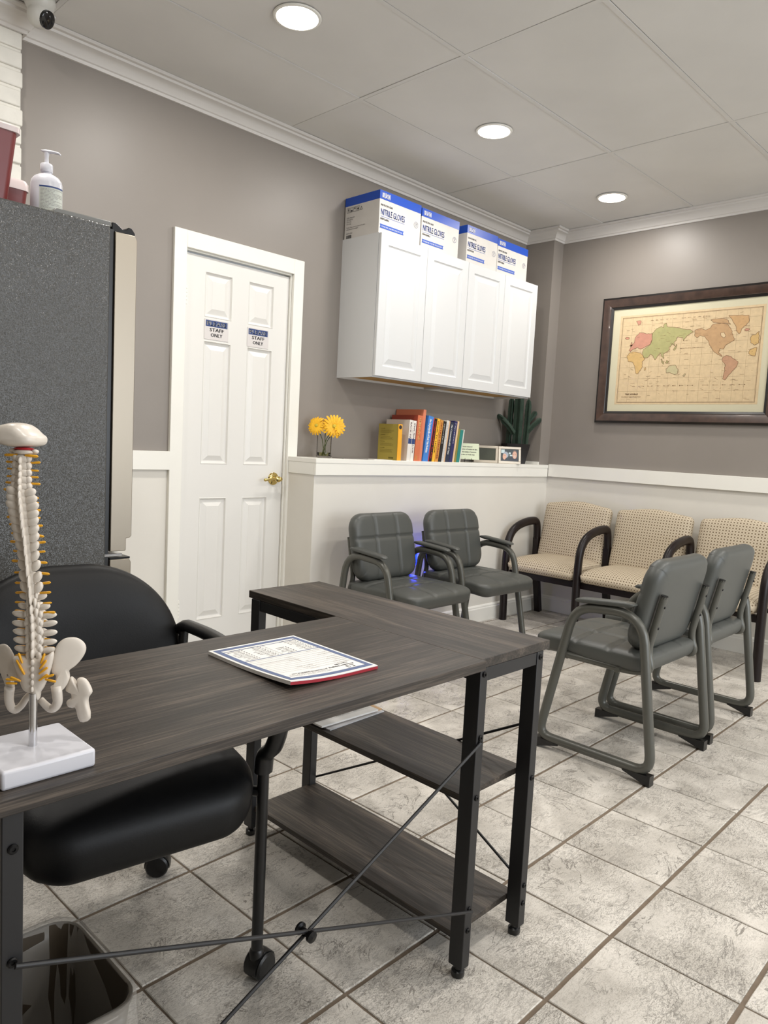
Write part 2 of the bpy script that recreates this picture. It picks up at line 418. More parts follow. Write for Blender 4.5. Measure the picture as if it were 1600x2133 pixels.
for i in range(-14, 14):
    for j in range(-14, 10):
        x, y = (i+.5)*TS, (j+.5)*TS
        cx, cy = math.cos(TH)*x-math.sin(TH)*y, math.sin(TH)*x+math.cos(TH)*y
        if cx < X0+.1 or cx > XF+.08 or cy < Y0+.1 or cy > W+.1: continue
        if cy > LED+.13 and cx > .9: continue
        vis = any(inframe((cx+a, cy+b, 0), .03) for a in (-.15, 0, .15) for b in (-.15, 0, .15))
        cands.append((0 if vis else 1, (Vector((cx, cy, 0))-CAM).length, cx, cy))
cands.sort()
for q, (hid, d, cx, cy) in enumerate(cands):
    rz = TH+random.uniform(-.004, .004); dz = random.uniform(-.0006, .0004)
    if not hid and q < 290:
        o = bpy.data.objects.new('tile', TME[q % 6]); COL.objects.link(o); o.parent = floor
        o.location = (cx, cy, dz); o.rotation_euler = (random.uniform(-.001, .001), random.uniform(-.001, .001), rz+random.choice((0, math.pi)))
    else: rest.add(*TGEO[q % 6], TR((cx, cy, dz), rz=rz))
if rest.v: tag(rest.build('tiles', MT['tile'], floor), kind='stuff')

# ceiling: dark plenum deck, bars and lay-in panels
ceiling = struct(G().box(X0, XF+.1, Y0, W+.2, ZC+.02, ZC+.10).build('ceiling', MT['plenum']))
xs = [.757+1.23*k for k in range(-4, 3)]; ys = [1.877-.611*k for k in range(-1, 10)]
BW = .010
bars = 0
for x in xs:
    if X0 < x < XF: G().box(x-BW, x+BW, Y0, W, ZC-.0015, ZC+.012).build('ceiling_bar', MT['tee'], ceiling)
for y in ys:
    if Y0 < y < W: G().box(X0, XF, y-BW, y+BW, ZC-.001, ZC+.012).build('ceiling_bar', MT['tee'], ceiling)
for i in range(len(xs)):
    xa, xb = xs[i], (xs[i+1] if i+1 < len(xs) else xs[i]+1.23)
    for j in range(len(ys)):
        yb, ya = ys[j], ys[j]-.611
        a, b, c, d = max(xa, X0)+BW+.0028, min(xb, XF)-BW-.0008, max(ya, Y0)+BW+.0008, min(yb, W)-BW-.0030
        if b-a < .05 or d-c < .05: continue
        o = G().box(a, b, c, d, ZC-.0005, ZC+.014).build('ceiling_panel', MT['ceil'], ceiling)
        cx, cy = (a+b)/2, (c+d)/2
        for v in o.data.vertices: v.co.x -= cx; v.co.y -= cy; v.co.z -= ZC
        o.location = (cx, cy, ZC+random.uniform(.000, .003)); o.rotation_euler = (random.uniform(-.004, .004), random.uniform(-.0015, .0015), random.uniform(-.002, .002))

# left wall with the door opening; white below the rail, grey above
DX0, DX1, DZ = .215, .855, 2.045
ZR = 1.04
g = G()
for a, b, z0, z1, mi in ((X0, DX0, 0, ZR, 1), (X0, DX0, ZR, ZC+.05, 0), (DX0, DX1, DZ, ZC+.05, 0), (DX1, XF, 0, ZR, 1), (DX1, XF, ZR, ZC+.05, 0)):
    g.box(a, b, W, W+.14, z0, z1, mi=mi)
struct(g.build('wall_left', [MT['wall_gray'], MT['white_wall']]))
g = G().box(XF, XF+.12, Y0, W+.14, 0, ZR, mi=1); g.box(XF, XF+.12, Y0, W+.14, ZR, ZC+.05)
struct(g.build('wall_far', [MT['wall_gray'], MT['white_wall']]))
struct(G().box(XC, XF, YC, W, 1.06, ZC+.02).build('wall_corner', MT['wall_gray']))
# half wall with its ledge board
LX = .868
struct(G().box(LX, XF, LED, W, 0, 1.058).build('wall_half', MT['white_wall']))
g = G().box(LX-.008, XF-.026, LED-.02, W, 1.055, 1.0795)
tb = g.build('trim_1', MT['trim'], bev=.002); struct(tb)
g = G().box(LX-.006, XF-.026, LED-.018, LED, .992, 1.056); g.box(LX-.006, LX, LED, W-.022, .992, 1.056)
struct(g.build('trim_2', MT['trim'], bev=.0015))
struct(G().box(XF-.025, XF, Y0, LED-.02, .995, 1.0855).build('trim_3', MT['trim'], bev=.002))
struct(G().box(BRX, .152, W-.02, W, .997, 1.085).build('trim_4', MT['trim'], bev=.002))
struct(G().box(XC-.012, XC, YC, W, 1.0795, 1.10).build('trim_5', MT['trim'], bev=.0015))
# crown moulding
CP = [(0, 2.672), (.011, 2.672), (.013, 2.684), (.020, 2.687), (.024, 2.694), (.034, 2.708), (.050, 2.7185), (.066, 2.7225), (.070, 2.731), (.083, 2.733), (.088, 2.7385), (.088, 2.7445), (0, 2.7445)]
g = G(); g.sweep([(X0, W-BRD), (BRX, W-BRD), (BRX, W), (XC, W), (XC, YC), (XF, YC), (XF, Y0)], CP)
struct(g.build('trim_6', MT['crown'], smooth=28))
BP = [(0, 0), (.016, 0), (.016, .088), (.012, .094), (.012, .102), (.006, .110), (0, .112)]
g = G(); g.sweep([(LX, W-.03), (LX, LED), (XF, LED), (XF, Y0)], BP)
# drop the first leg that would cross the casing
struct(g.build('baseboard_half', MT['trim'], smooth=25))
# shoe strip at the wall foot
g = G(); g.sweep([(BRX, W), (.150, W)], BP)
struct(g.build('baseboard_left', MT['trim'], smooth=25))

# painted brick pier at the far left
brickw = struct(G().box(X0, BRX-.006, W-BRD+.008, W, 0, ZC).build('wall_brick', MT['brick']))
bl, bh = .205, .0705; nb = 0
rb = random.Random(3)
for r in range(24, 39):
    z = r*bh; off = (bl/2 if r % 2 else 0); k = 0
    x1 = BRX+rb.uniform(-.002, .005)
    xa = x1
    while xa > -1.25:
        ln = (bl if (xa != x1 or r % 2) else bl*.5); xb = xa-ln
        g = G(); n = 4; jx = lambda: rb.uniform(-.0018, .0018)
        y0 = W-BRD+rb.uniform(-.004, .002)
        g.box(xb+.005+jx(), xa-.004+jx(), y0, W-BRD+.02, z+.004+jx(), z+bh-.005+jx())
        g.build('brick', MT['brick'], brickw, bev=.006, seg=3)
        xa = xb

# walls behind and beside the photographer (never in view), with the shopfront window
g = G(); g.box(X0-.1, X0, Y0, W, 0, ZC+.02); struct(g.build('wall_near', MT['wall_gray']))
g = G(); g.box(X0, -.9, Y0-.1, Y0, 0, ZC+.02); g.box(2.9, XF, Y0-.1, Y0, 0, ZC+.02); g.box(-.9, 2.9, Y0-.1, Y0, 0, .42); g.box(-.9, 2.9, Y0-.1, Y0, 2.5, ZC+.02)
struct(g.build('wall_right', MT['wall_gray']))
win = struct(G().box(-.9, 2.9, Y0-.06, Y0-.054, .42, 2.5).build('window_1', MT['glass']))
for x in (-.9, .34, 1.6, 2.86): G().box(x, x+.04, Y0-.09, Y0-.02, .42, 2.5).build('window_frame', MT['black'], win)

# ------------------------------------------------------------------ door
door = thing('door_1', None, None); door['kind'] = 'structure'; door.location = ((DX0+DX1)/2, W, 0)
CW = .066
g = G(); y0, y1 = W-.02, W
G().box(DX0-CW, DX0, y0, y1, 0, DZ+.078).build('casing', MT['trim'], door, bev=.002, world=True)
G().box(DX1, DX1+CW, y0, y1, 0, DZ+.078).build('casing', MT['trim'], door, bev=.002, world=True)
G().box(DX0, DX1, y0, y1, DZ, DZ+.078).build('casing', MT['trim'], door, bev=.002, world=True)
g = G(); g.box(DX0, DX0+.006, W, W+.13, 0, DZ); g.box(DX1-.008, DX1, W, W+.13, 0, DZ); g.box(DX0+.006, DX1-.008, W, W+.13, DZ-.008, DZ)
g.box(DX1-.018, DX1-.008, W+.055, W+.09, 0, DZ-.008); g.box(DX0+.006, DX0+.016, W+.055, W+.09, 0, DZ-.008)
g.build('jamb', MT['trim'], door, world=True)
SX0, SX1, SZ = DX0+.009, DX1-.011, DZ-.016
YS = W+.012
slab = G().box(SX0, SX1, YS+.011, YS+.04, .01, SZ).build('door_slab', MT['door'], door, world=True)
cols = [(.335, .492), (.590, .748)]; rows = [(.235, .858), (1.027, 1.632), (1.745, 1.962)]
for a, b in ((SX0, cols[0][0]), (cols[0][1], cols[1][0]), (cols[1][1], SX1)):
    G().box(a, b, YS, YS+.012, .01, SZ).build('stile', MT['door'], slab)
for o in slab.children: o.location = -door.location
zr = [.01]+[v for r_ in rows for v in r_]+[SZ]
for c0, c1 in cols:
    for k in range(4):
        o = G().box(c0, c1, YS, YS+.012, zr[2*k], zr[2*k+1]).build('rail', MT['door'], slab); o.location = -door.location
    for z0, z1 in rows:
        g = G(); mx = Matrix(((1, 0, 0, c0), (0, 0, -1, YS), (0, 1, 0, z0), (0, 0, 0, 1)))
        g.rings(c1-c0, z1-z0, [(0, 0), (.003, .002), (.008, -.008), (.014, -.0105), (.018, -.0105), (.042, -.0015), (.0425, -.001)], mx)
        o = g.build('panel', MT['door'], slab); o.location = -door.location
for z in (.31, 1.83):
    g = G().box(DX0-.001, DX0+.012, W-.004, W+.01, z-.045, z+.045)
    for k in range(5): g.box(DX0+.001, DX0+.013, W-.009, W-.003, z-.045+.018*k+.001, z-.045+.018*(k+1)-.0015)
    g.build('hinge', MT['trim'], door, world=True)
KX, KZ = .787, .955
g = G(); g.lathe([(.034, 0), (.034, .004), (.028, .009), (.012, .011), (.011, .034), (.016, .038), (.016, .05), (.0, .054)], 28, TR((KX, YS, KZ), rx=R(90)))
kn = g.build('door_handle', MT['brass'], door, smooth=40, world=True)
g = G(); g.tube(fillet([(KX, YS-.044, KZ), (KX-.03, YS-.046, KZ+.003), (KX-.06, YS-.044, KZ-.002), (KX-.078, YS-.042, KZ-.004)], .02), .007, 12, rs=None)
g.ell((KX-.08, YS-.042, KZ-.004), (.011, .009, .009)); g.ell((KX+.012, YS-.046, KZ), (.016, .010, .013))
g.build('lever', MT['brass'], kn, smooth=60).location = -door.location
g = G().box(DX1-.0095, DX1-.007, W+.01, W+.05, KZ-.03, KZ+.03); g.box(DX1-.011, DX1-.006, W+.018, W+.036, KZ-.01, KZ+.012)
g.build('strike_plate', MT['chrome'], door, world=True)

def sign(x0, x1, z0, z1, label):
    t = thing('door_sign', label, 'sign', ((x0+x1)/2, YS, z0), group='staff only signs')
    G().box(x0, x1, YS-.0025, YS-.0005, z0, z1).build('plate', MT['signwhite'], t, world=True)
    w = x1-x0; h = z1-z0; mx = Matrix(((1, 0, 0, x0), (0, 0, -1, YS-.0028), (0, 1, 0, z0), (0, 0, 0, 1)))
    G().rect(w*.05, w*.95, h*.64, h*.95, 0, mx).build('blue_band', MT['navy'], t, world=True)
    g = G(); put_text(g, 'PLEASE', w*.10, w*.90, h*.70, h*.19, mx, z=.001, bold=.0005)
    g.build('lettering', MT['paper'], t, world=True)
    g = G(); put_text(g, 'STAFF', w*.22, w*.80, h*.41, h*.17, mx, z=.0003, bold=.0008); put_text(g, 'ONLY', w*.27, w*.74, h*.15, h*.17, mx, z=.0003, bold=.0008)
    g.build('lettering', MT['ink'], t, world=True)
MT['signwhite'] = mat('sign_white', (214, 209, 206), .35)
sign(.336, .474, 1.640, 1.737, 'blue and white PLEASE STAFF ONLY sign on the door, hinge side')
sign(.588, .722, 1.636, 1.732, 'blue and white PLEASE STAFF ONLY sign on the door, knob side')

# ------------------------------------------------------------------ recessed downlights
lens = mat('downlight_lens', (255, 250, 240), .4, emit=(255, 246, 232), estr=14)
def downlight(x, y, label, rows_):
    t = thing('ceiling_light', label, 'ceiling light', (x, y, ZC-.003), group='round recessed ceiling lights')
    G().lathe([(.078, 0), (.079, -.005), (.088, -.004), (.091, 0)], 40).build('trim_ring', MT['trim'], t, smooth=40)
    G().lathe([(0, -.0030), (.05, -.0035), (.078, -.0025)], 40).build('lens', lens, t, smooth=60)
    l = bpy.data.lights.new('downlight', 'AREA'); l.shape = 'DISK'; l.size = .15; l.energy = DOWNLIGHT_W; l.color = (1, .962, .912)
    o = bpy.data.objects.new('downlight', l); COL.objects.link(o); o.parent = t; o.location = (0, 0, -.009)
YL = 1.576
downlight(.147, YL, 'round recessed ceiling light nearest the camera, above the door side', 0)
downlight(1.400, YL+.008, 'round recessed ceiling light in front of the glove boxes', 0)
downlight(2.607, YL, 'round recessed ceiling light nearest the map wall', 0)
for x in (-1.083, .147, 1.377, 2.607):
    for y, q in ((-.257, 'middle'), (-2.09, 'window-side')): downlight(x, y, 'round recessed ceiling light out of frame, %s row, %s' % (q, {-1.083: 'nearest the bare end wall', .147: 'second from the bare end wall', 1.377: 'second from the map wall', 2.607: 'nearest the map wall'}[x]), 1)
downlight(-1.083, YL, 'round recessed ceiling light out of frame, above the fridge', 1)
# ------------------------------------------------------------------ L-shaped desk with open shelves
DT, TT = .73, .021
desk = thing('corner_desk', 'L-shaped dark grey wood desk with black metal legs and two open shelves', 'desk', (-.75, .45, 0))
MX0, MX1, MY0, MY1 = -1.374, -.4015, .138, .612
SXa, SXb, SYa, SYb = -.4005, -.133, .150, .992
def board(name, x0, x1, y0, y1, z, m, t=TT):
    o = G().box(-(x1-x0)/2, (x1-x0)/2, -(y1-y0)/2, (y1-y0)/2, -t, 0).build(name, m, desk, bev=.0012)
    o.location = Vector(((x0+x1)/2, (y0+y1)/2, z))-desk.location
    return o
board('tabletop', MX0, MX1, MY0, MY1, DT, MT['wood_x'])
board('side_tabletop', SXa, SXb, SYa, SYb, DT, MT['wood_y'])
ZSU, ZSL = .412, .092
board('shelf', SXa+.008, SXb-.02, SYa+.042, SYb-.045, ZSU, MT['wood_y'], .015)
board('shelf', SXa+.008, SXb-.02, SYa+.042, SYb-.045, ZSL, MT['wood_y'], .015)
q_ = G().lathe([(0.0065, 0), (.0065, .002), (.005, .0035), (.0025, .0036), (.002, .002), (0, .002)], 14).build('bolt', MT['bolt'], smooth=40); BOLT = q_.data; bpy.data.objects.remove(q_)
def leg(x0, y0, wx=.026, wy=.038, bolts=()):
    o = G().box(x0, x0+wx, y0, y0+wy, .026, DT-TT).build('leg', MT['black'], desk, bev=.0015, world=True)
    g = G(); g.lathe([(.013, 0), (.015, .003), (.015, .014), (.009, .018), (.009, .03)], 16, TR((x0+wx/2, y0+wy/2, 0)))
    f = g.build('levelling_foot', MT['blackp'], o, smooth=40); f.location = -desk.location
    for z in bolts:
        f = bpy.data.objects.new('bolt', BOLT); COL.objects.link(f); f.parent = o; f.location = Vector((x0+wx/2, y0, z))-desk.location; f.rotation_euler = (R(90), 0, 0)
    return o
LX1, LX2 = -.403, -.184
leg(LX1, SYa, bolts=(DT-.035, .545, .555, .42, .115, .165)); leg(LX2, SYa, bolts=(DT-.035, .40, .085, .13))
leg(LX1, SYb-.055); leg(LX2, SYb-.055)
leg(-1.354, SYa, bolts=(.513, .66)); leg(-1.354, MY1-.05)
def rail(a, b, w=.02, h=.03, name='frame_rail'):
    return G().bar(a, b, w, h).build(name, MT['black'], desk, world=True, bev=.001)
zr_ = DT-TT-.016
rail((LX1+.026, SYa+.012, zr_), (LX2, SYa+.012, zr_)); rail((LX1+.026, SYb-.036, zr_), (LX2, SYb-.036, zr_))
rail((LX1+.013, SYa+.038, zr_), (LX1+.013, SYb-.055, zr_)); rail((LX2+.013, SYa+.038, zr_), (LX2+.013, SYb-.055, zr_))
rail((-1.328, .36, zr_), (LX1, .36, zr_)); rail((-1.328, MY1-.03, zr_), (LX1, MY1-.03, zr_)); rail((-1.341, SYa+.038, zr_), (-1.341, MY1-.05, zr_))
def brace(a, b, c=None):
    g = G(); a = Vector(a); b = Vector(b); g.tube([a, b], .0035, 8)
    return g.build('brace_rod', MT['black'], desk, smooth=60, world=True)
yb_ = SYa-.004
brace((-.392, yb_, .545), (-1.341, yb_, .118)); brace((-.392, yb_-.006, .165), (-1.341, yb_-.006, .513))
g = G().lathe([(.011, 0), (.011, .004), (.006, .006), (.006, .026), (.010, .028), (.010, .034), (0, .036)], 14, TR((-.868, yb_+.014, .336), rx=R(90)))
g.build('brace_clamp', MT['bolt'], desk, smooth=40, world=True)
xb_ = LX2+.03
brace((xb_, SYa+.02, .53), (xb_, SYb-.03, .10)); brace((xb_+.006, SYa+.02, .118), (xb_+.006, SYb-.03, .53))

# ------------------------------------------------------------------ grey sled chairs
def make_sled_chair():
    t = thing('sled_chair', 'x', 'chair', (0, 0, 0), group='grey vinyl sled chairs')
    for s in (-1, 1):
        x = s*.25
        path = fillet([(x, -.237, .047), (x, .232, .047), (x, .112, .592), (x, -.160, .612)], [.065, .06, .085, .11], 6, True)
        fr = G().tube(path, .0180, 14, closed=True, ref=(1, 0, 0)).build('side_frame', MT['gmetal'], t, smooth=60)
        for y, d in ((-.19, -1), (.19, 1)):
            g = G(); a, b = y-d*.055, y+d*.052
            g.add([(x-.015, a, .036), (x+.015, a, .036), (x-.017, b, .040), (x+.017, b, .040), (x-.015, a, .030), (x+.015, a, .030), (x-.018, b, 0), (x+.018, b, 0)],
                  [(0, 1, 3, 2), (4, 6, 7, 5), (0, 4, 5, 1), (2, 3, 7, 6), (0, 2, 6, 4), (1, 5, 7, 3)])
            g.build('foot_wedge', MT['blackp'], fr)
        p = fillet([(x-s*.012, .15, .393), (x-s*.03, .05, .388), (x-s*.035, -.10, .386), (x-s*.05, -.190, .395), (x-s*.055, -.163, .47), (x-s*.058, -.207, .680)], [0, .03, .03, .07, .05, 0], 6)
        up_ = G().tube(p, .0135, 12).build('back_upright', MT['gmetal'], t, smooth=60)
        for z in (.56, .64): G().ell((x-s*.057, -.163-(z-.47)*.21-.0125, z), (.0055, .004, .0055), n=10, m=6).build('bolt', MT['bolt'], up_, smooth=60)
        G().tube([(x-s*.058, -.2052, .672), (x-s*.058, -.2075, .6825)], .0135, 10).build('end_cap', MT['blackp'], up_, smooth=60)
        g = cushion(.046, .245, .012, .010, .02, 12, edge=4)
        xform(g, TR((x, -.012, .629), rx=R(-5))).build('arm_pad', MT['gleather'], t, smooth=60)
    for y, z in ((.14, .386), (-.07, .382)): G().tube([(-.235, y, z), (.235, y, z)], .011, 8).build('cross_bar', MT['gmetal'], t, smooth=60)
    def sh(x, y, z): return (x, y, z - .012*max(0, (y-.12)/.12)**2)
    g = cushion(.485, .485, .020, .058, .065, 56, su=(-.33, .33), sv=(-.36, .20), groove=.011, gw=.030, edge=16, puff=.010, shape=sh)
    xform(g, TR((0, .058, .440))).build('seat', MT['gleather'], t, smooth=180)
    def sb(x, y, z): return (x, y, z+.10*x*x)
    g = cushion(.465, .355, .040, .034, .085, 56, su=(-.36, .36), sv=(.24,), groove=.011, gw=.030, edge=14, puff=.006, shape=sb)
    # cushion +Z becomes chair forward (+Y), cushion +Y becomes up, leaning back
    mx = Matrix.Translation((0, -.150, .632)) @ Matrix.Rotation(R(12), 4, 'X') @ Matrix(((-1, 0, 0, 0), (0, 0, 1, 0), (0, 1, 0, 0), (0, 0, 0, 1)))
    xform(g, mx).build('backrest', MT['gleather'], t, smooth=180)
    return t
ch = make_sled_chair()
SP = [((1.125, .54), 0, 'grey vinyl sled chair seen from behind, nearest the desk'),
      ((1.713, .552), 0, 'grey vinyl sled chair seen from behind, second from the desk, nearer the beige bench'),
      ((1.160, 1.82), 180, 'grey vinyl sled chair facing the camera against the half wall, nearest the door'),
      ((1.755, 1.83), 180, 'grey vinyl sled chair facing the camera against the half wall, beside the beige bench')]
for k, ((x, y), a, lab) in enumerate(SP):
    o = ch if k == 0 else copy_tree(ch)
    o.location = (x, y, 0); o.rotation_euler = (0, 0, R(a + (0, .5, 1.5, -1)[k])); o['label'] = lab

# ------------------------------------------------------------------ beige ganged reception seating along the far wall
bench = thing('reception_bench', 'beige dotted-fabric three-seat reception bench with dark wood arms', 'bench', (2.80, 1.32, 0))
AY = [2.150, 1.597, 1.043, .489]
for k, y in enumerate(AY):
    p = [(2.582, 0), (2.572, .30), (2.578, .50), (2.612, .595), (2.68, .645), (2.78, .672), (2.87, .680), (2.918, .672), (2.938, .635), (2.945, .55), (2.955, .30), (3.04, 0)]
    hw = [.019, .020, .021, .023, .024, .024, .024, .023, .020, .019, .019, .018]
    # front upright and arch as one bent member, rear leg straight down
    pts = [Vector((x, y, z)) for x, z in p[:10]]
    sm = []
    for i in range(len(pts)-1):
        for q in range(4):
            t_ = q/4; a = pts[max(i-1, 0)]; b = pts[i]; c = pts[i+1]; d = pts[min(i+2, len(pts)-1)]
            sm.append(.5*((2*b)+(c-a)*t_+(2*a-5*b+4*c-d)*t_**2+(-a+3*b-3*c+d)*t_**3))
    sm.append(pts[-1]); rs = [.0255]*len(sm)
    o = G().tube(sm, .0215, 12, ref=(0, 1, 0), ax=.95, ay=1.15, rs=rs).build('arm', MT['darkwood'], bench, smooth=50, world=True)
    G().bar((2.945, y, .56), (2.952, y, .34), .042, .042, ref=(0, 1, 0)).build('arm_post', MT['darkwood'], o, bev=.003).location = -bench.location
    G().bar((2.955, y, .36), (3.03, y, .0), .042, .042, ref=(0, 1, 0)).build('leg', MT['darkwood'], bench, world=True, bev=.003)
for k in range(3):
    yc = (AY[k]+AY[k+1])/2; w = .512
    def sh(x, y, z): return (x, y, z-.022*max(0, (y-.08)/.18)**2 if z > 0 else z)
    g = cushion(w, .50, .045, .050, .035, 32, edge=13, puff=.014, shape=sh)
    xform(g, TR((2.795, yc, .402), rz=R(90))).build('seat', MT['fabric'], bench, smooth=180, world=True)
    def sb(x, y, z):
        y2 = y + (.026*math.cos(x/w*math.pi)**2 if y > 0 else 0)*max(0, y)/.2
        return (x, y2, z)
    g = cushion(w, .41, .042, .030, .035, 32, edge=12, puff=.012, shape=sb)
    mx = Matrix.Translation((2.985, yc, .612)) @ Matrix.Rotation(R(-90), 4, 'Z') @ Matrix.Rotation(R(0), 4, 'Y') @ Matrix(((1, 0, 0, 0), (0, 0, -1, 0), (0, 1, 0, 0), (0, 0, 0, 1)))
    tilt = Matrix.Translation((2.985, yc, .612)) @ Matrix.Rotation(R(12), 4, 'Y') @ Matrix.Translation((-2.985, -yc, -.612))
    xform(g, tilt @ mx).build('backrest', MT['fabric'], bench, smooth=180, world=True)
g = G().box(2.592, 2.632, AY[3]+.02, AY[0]-.02, .312, .352)
g.build('front_rail', MT['darkwood'], bench, world=True, bev=.002)
G().box(2.93, 2.97, AY[3]+.02, AY[0]-.02, .312, .352).build('rear_rail', MT['darkwood'], bench, world=True, bev=.002)

# ------------------------------------------------------------------ black armchair on casters behind the desk
oc = thing('office_chair', 'black vinyl armchair on casters with a rounded back, pulled up behind the desk', 'office chair', (-.945, .718, 0), R(172))
def shs(x, y, z): return (x*(1-.06*max(0, -y/.25)), y, z-.030*max(0, (y-.08)/.16)**2)
g = cushion(.475, .51, .040, .082, .10, 40, edge=13, puff=.018, shape=shs)
xform(g, TR((0, .025, .462))).build('seat', MT['bleather'], oc, smooth=180)
def shb(x, y, z): return (x*(1-.10*max(0, -y/.24)), y, z+.45*x*x)
g = cushion(.545, .47, .040, .032, .235, 30, edge=6, puff=.010, shape=shb)
mx = Matrix.Translation((0, -.325, .600)) @ Matrix.Rotation(R(9), 4, 'X') @ Matrix(((-1, 0, 0, 0), (0, 0, 1, 0), (0, 1, 0, 0), (0, 0, 0, 1)))
xform(g, mx).build('backrest', MT['bleather'], oc, smooth=180)
def caster(parent, x, y, rz, r=.030):
    M = TR((x, y, 0), rz=rz); g = G()
    for sgn in (-1, 1): g.lathe([(r*.98, -.002), (r, .001), (r, .016), (r*.86, .020), (0, .021)], 20, M @ TR((r*.35, sgn*.003, r), rx=R(-90*sgn)))
    o = g.build('caster', MT['blackp'], parent, smooth=40)
    G().lathe([(.013, r*1.5), (.016, r*1.6), (.016, r*2.25), (.0125, r*2.4)], 14, M).build('caster_socket', MT['blackp'], o, smooth=40)
    h = G()
    for k in range(7):
        pass
    h.tube([(r*.35+r*1.06*math.cos(R(a_)), 0, r+r*1.06*math.sin(R(a_))) for a_ in range(-10, 191, 20)], .0022, 6, ref=(0, 1, 0), ax=8.5, ay=1, mx=M)
    h.build('caster_hood', MT['blackp'], o, smooth=60)
    return o
for s in (-1, 1):
    xx = s*.248
    G().tube([(xx, .228, .055), (xx, .228, .48)], .0125, 16).build('front_leg', MT['blackp'], oc, smooth=60)
    p = fillet([(s*.205, -.268, .055), (s*.215, -.262, .30), (s*.262, -.265, .45), (s*.272, -.268, .655)], [0, .06, .06, 0], 6)
    G().tube(p, .0125, 12).build('rear_leg', MT['blackp'], oc, smooth=60)
    p = fillet([(s*.275, -.300, .652), (s*.275, -.26, .672), (s*.270, -.10, .684), (s*.258, .14, .682), (xx, .265, .660), (xx, .292, .585), (xx, .262, .530), (xx, .232, .512), (xx, .228, .470)], [0, .015, .06, .08, .05, .05, .025, .015, 0], 6)
    G().tube(p, .0165, 12, ref=(1, 0, 0), ax=1.25, ay=.95).build('armrest', MT['blackp'], oc, smooth=60)
    caster(oc, xx, .228, R(200 if s < 0 else 30)); caster(oc, s*.205, -.268, R(150 if s < 0 else 80))
    G().tube([(xx, .228, .425), (s*.22, .20, .425)], .011, 8).build('seat_bracket', MT['blackp'], oc, smooth=60)
G().box(-.15, .15, -.15, .15, .350, .360).build('seat_board', MT['blackp'], oc)
G().tube([(-.215, -.262, .33), (.215, -.262, .33)], .011, 8).build('cross_bar', MT['blackp'], oc, smooth=60)

# ------------------------------------------------------------------ waste bin with plastic liner
bn = thing('waste_bin', 'taupe plastic waste bin with a translucent liner under the desk', 'bin', (-1.222, .360, 0))
def rrect(w, h, r, n=5):
    out = []
    for cx, cy, a0 in ((w/2-r, h/2-r, 0), (-w/2+r, h/2-r, 90), (-w/2+r, -h/2+r, 180), (w/2-r, -h/2+r, 270)):
        for k in range(n+1):
            a = R(a0+90*k/n); out.append((cx+r*math.cos(a), cy+r*math.sin(a)))
    return out
def loft(secs, cap0=True, cap1=False):
    g = G(); n = len(secs[0]); g.v = [p for s_ in secs for p in s_]
    g.f = [(i*n+k, i*n+(k+1) % n, (i+1)*n+(k+1) % n, (i+1)*n+k) for i in range(len(secs)-1) for k in range(n)]
    if cap0: g.f.append(tuple(range(n-1, -1, -1)))
    if cap1: g.f.append(tuple((len(secs)-1)*n+k for k in range(n)))
    g.m = [0]*len(g.f); return g
bw, bd = .195, .262
secs = [[(x, y, z) for x, y in rrect(bw*k, bd*k, .045*k)] for k, z in ((.76, 0), (.78, .004), (1, .295), (1.03, .298), (1.03, .304), (.985, .304), (.97, .29), (.76, .01))]
binmat = mat('bin_plastic', (70, 61, 49), .45)
loft(secs, True, True).build('bin_body', binmat, bn, smooth=40)
m, nt, b = newmat('bin_liner'); nt.nodes.remove(b)
tr = nd(nt, 'ShaderNodeBsdfTransparent'); gl = nd(nt, 'ShaderNodeBsdfPrincipled'); gl.inputs['Base Color'].default_value = lin((222, 218, 210)); gl.inputs['Roughness'].default_value = .18
mxs = nd(nt, 'ShaderNodeMixShader'); mxs.inputs[0].default_value = .23; nt.links.new(tr.outputs[0], mxs.inputs[1]); nt.links.new(gl.outputs[0], mxs.inputs[2]); nt.links.new(mxs.outputs[0], nt.nodes['Material Output'].inputs[0])
liner = m; rl = random.Random(5); secs = []
for k, z, amp in ((.70, .02, .002), (.80, .10, .008), (.88, .18, .008), (.95, .26, .006), (.985, .306, .001), (1.06, .309, .001), (1.085, .27, .006), (1.09, .23, .010), (1.10, .17, .012), (1.08, .14, .014)):
    ring = []
    for i, (x, y) in enumerate(rrect(bw*k, bd*k, .045*k, 9)):
        q = amp*noise.noise((i*.8, z*14, 3.1))*1.6
        l = math.hypot(x, y); ring.append((x*(1+q/l), y*(1+q/l), z+(amp*1.5*noise.noise((i*.5, 9, k)) if z < .3 else 0)))
    secs.append(ring)
loft(secs, False, False).build('liner', liner, bn, smooth=180)
# ------------------------------------------------------------------ fridge
FY, FZ = 1.48, 1.79
fr = thing('fridge', 'tall dark grey fridge with stainless doors, standing left of the door', 'fridge', (-.93, 1.86, 0))
G().box(-1.30, -.606, FY, 2.36, .03, FZ).build('cabinet_body', MT['fridge'], fr, world=True, bev=.004)
G().box(-.606, -.590, FY+.012, 2.35, .05, FZ-.006).build('door_gasket', MT['blackp'], fr, world=True)
dz0 = .765
def fdoor(name, z0, z1, notch):
    poly = [(-.588, z0), (-.523, z0), (-.517, z0+.006), (-.517, z1-.012), (-.523, z1), (-.588, z1)]
    if notch: poly = [(-.588, z0), (-.537, z0), (-.535, z0+.004), (-.535, z0+.040), (-.523, z0+.042), (-.517, z0+.048), (-.517, z1-.014), (-.524, z1), (-.588, z1)]
    mx = Matrix(((1, 0, 0, 0), (0, 0, 1, 0), (0, 1, 0, 0), (0, 0, 0, 1)))
    return G().prism(poly, FY+.004, 2.355, mx).build(name, MT['steel'], fr, world=True, bev=.002)
fdoor('upper_door', dz0+.022, FZ-.012, True); fdoor('freezer_drawer', .06, dz0-.004, False)
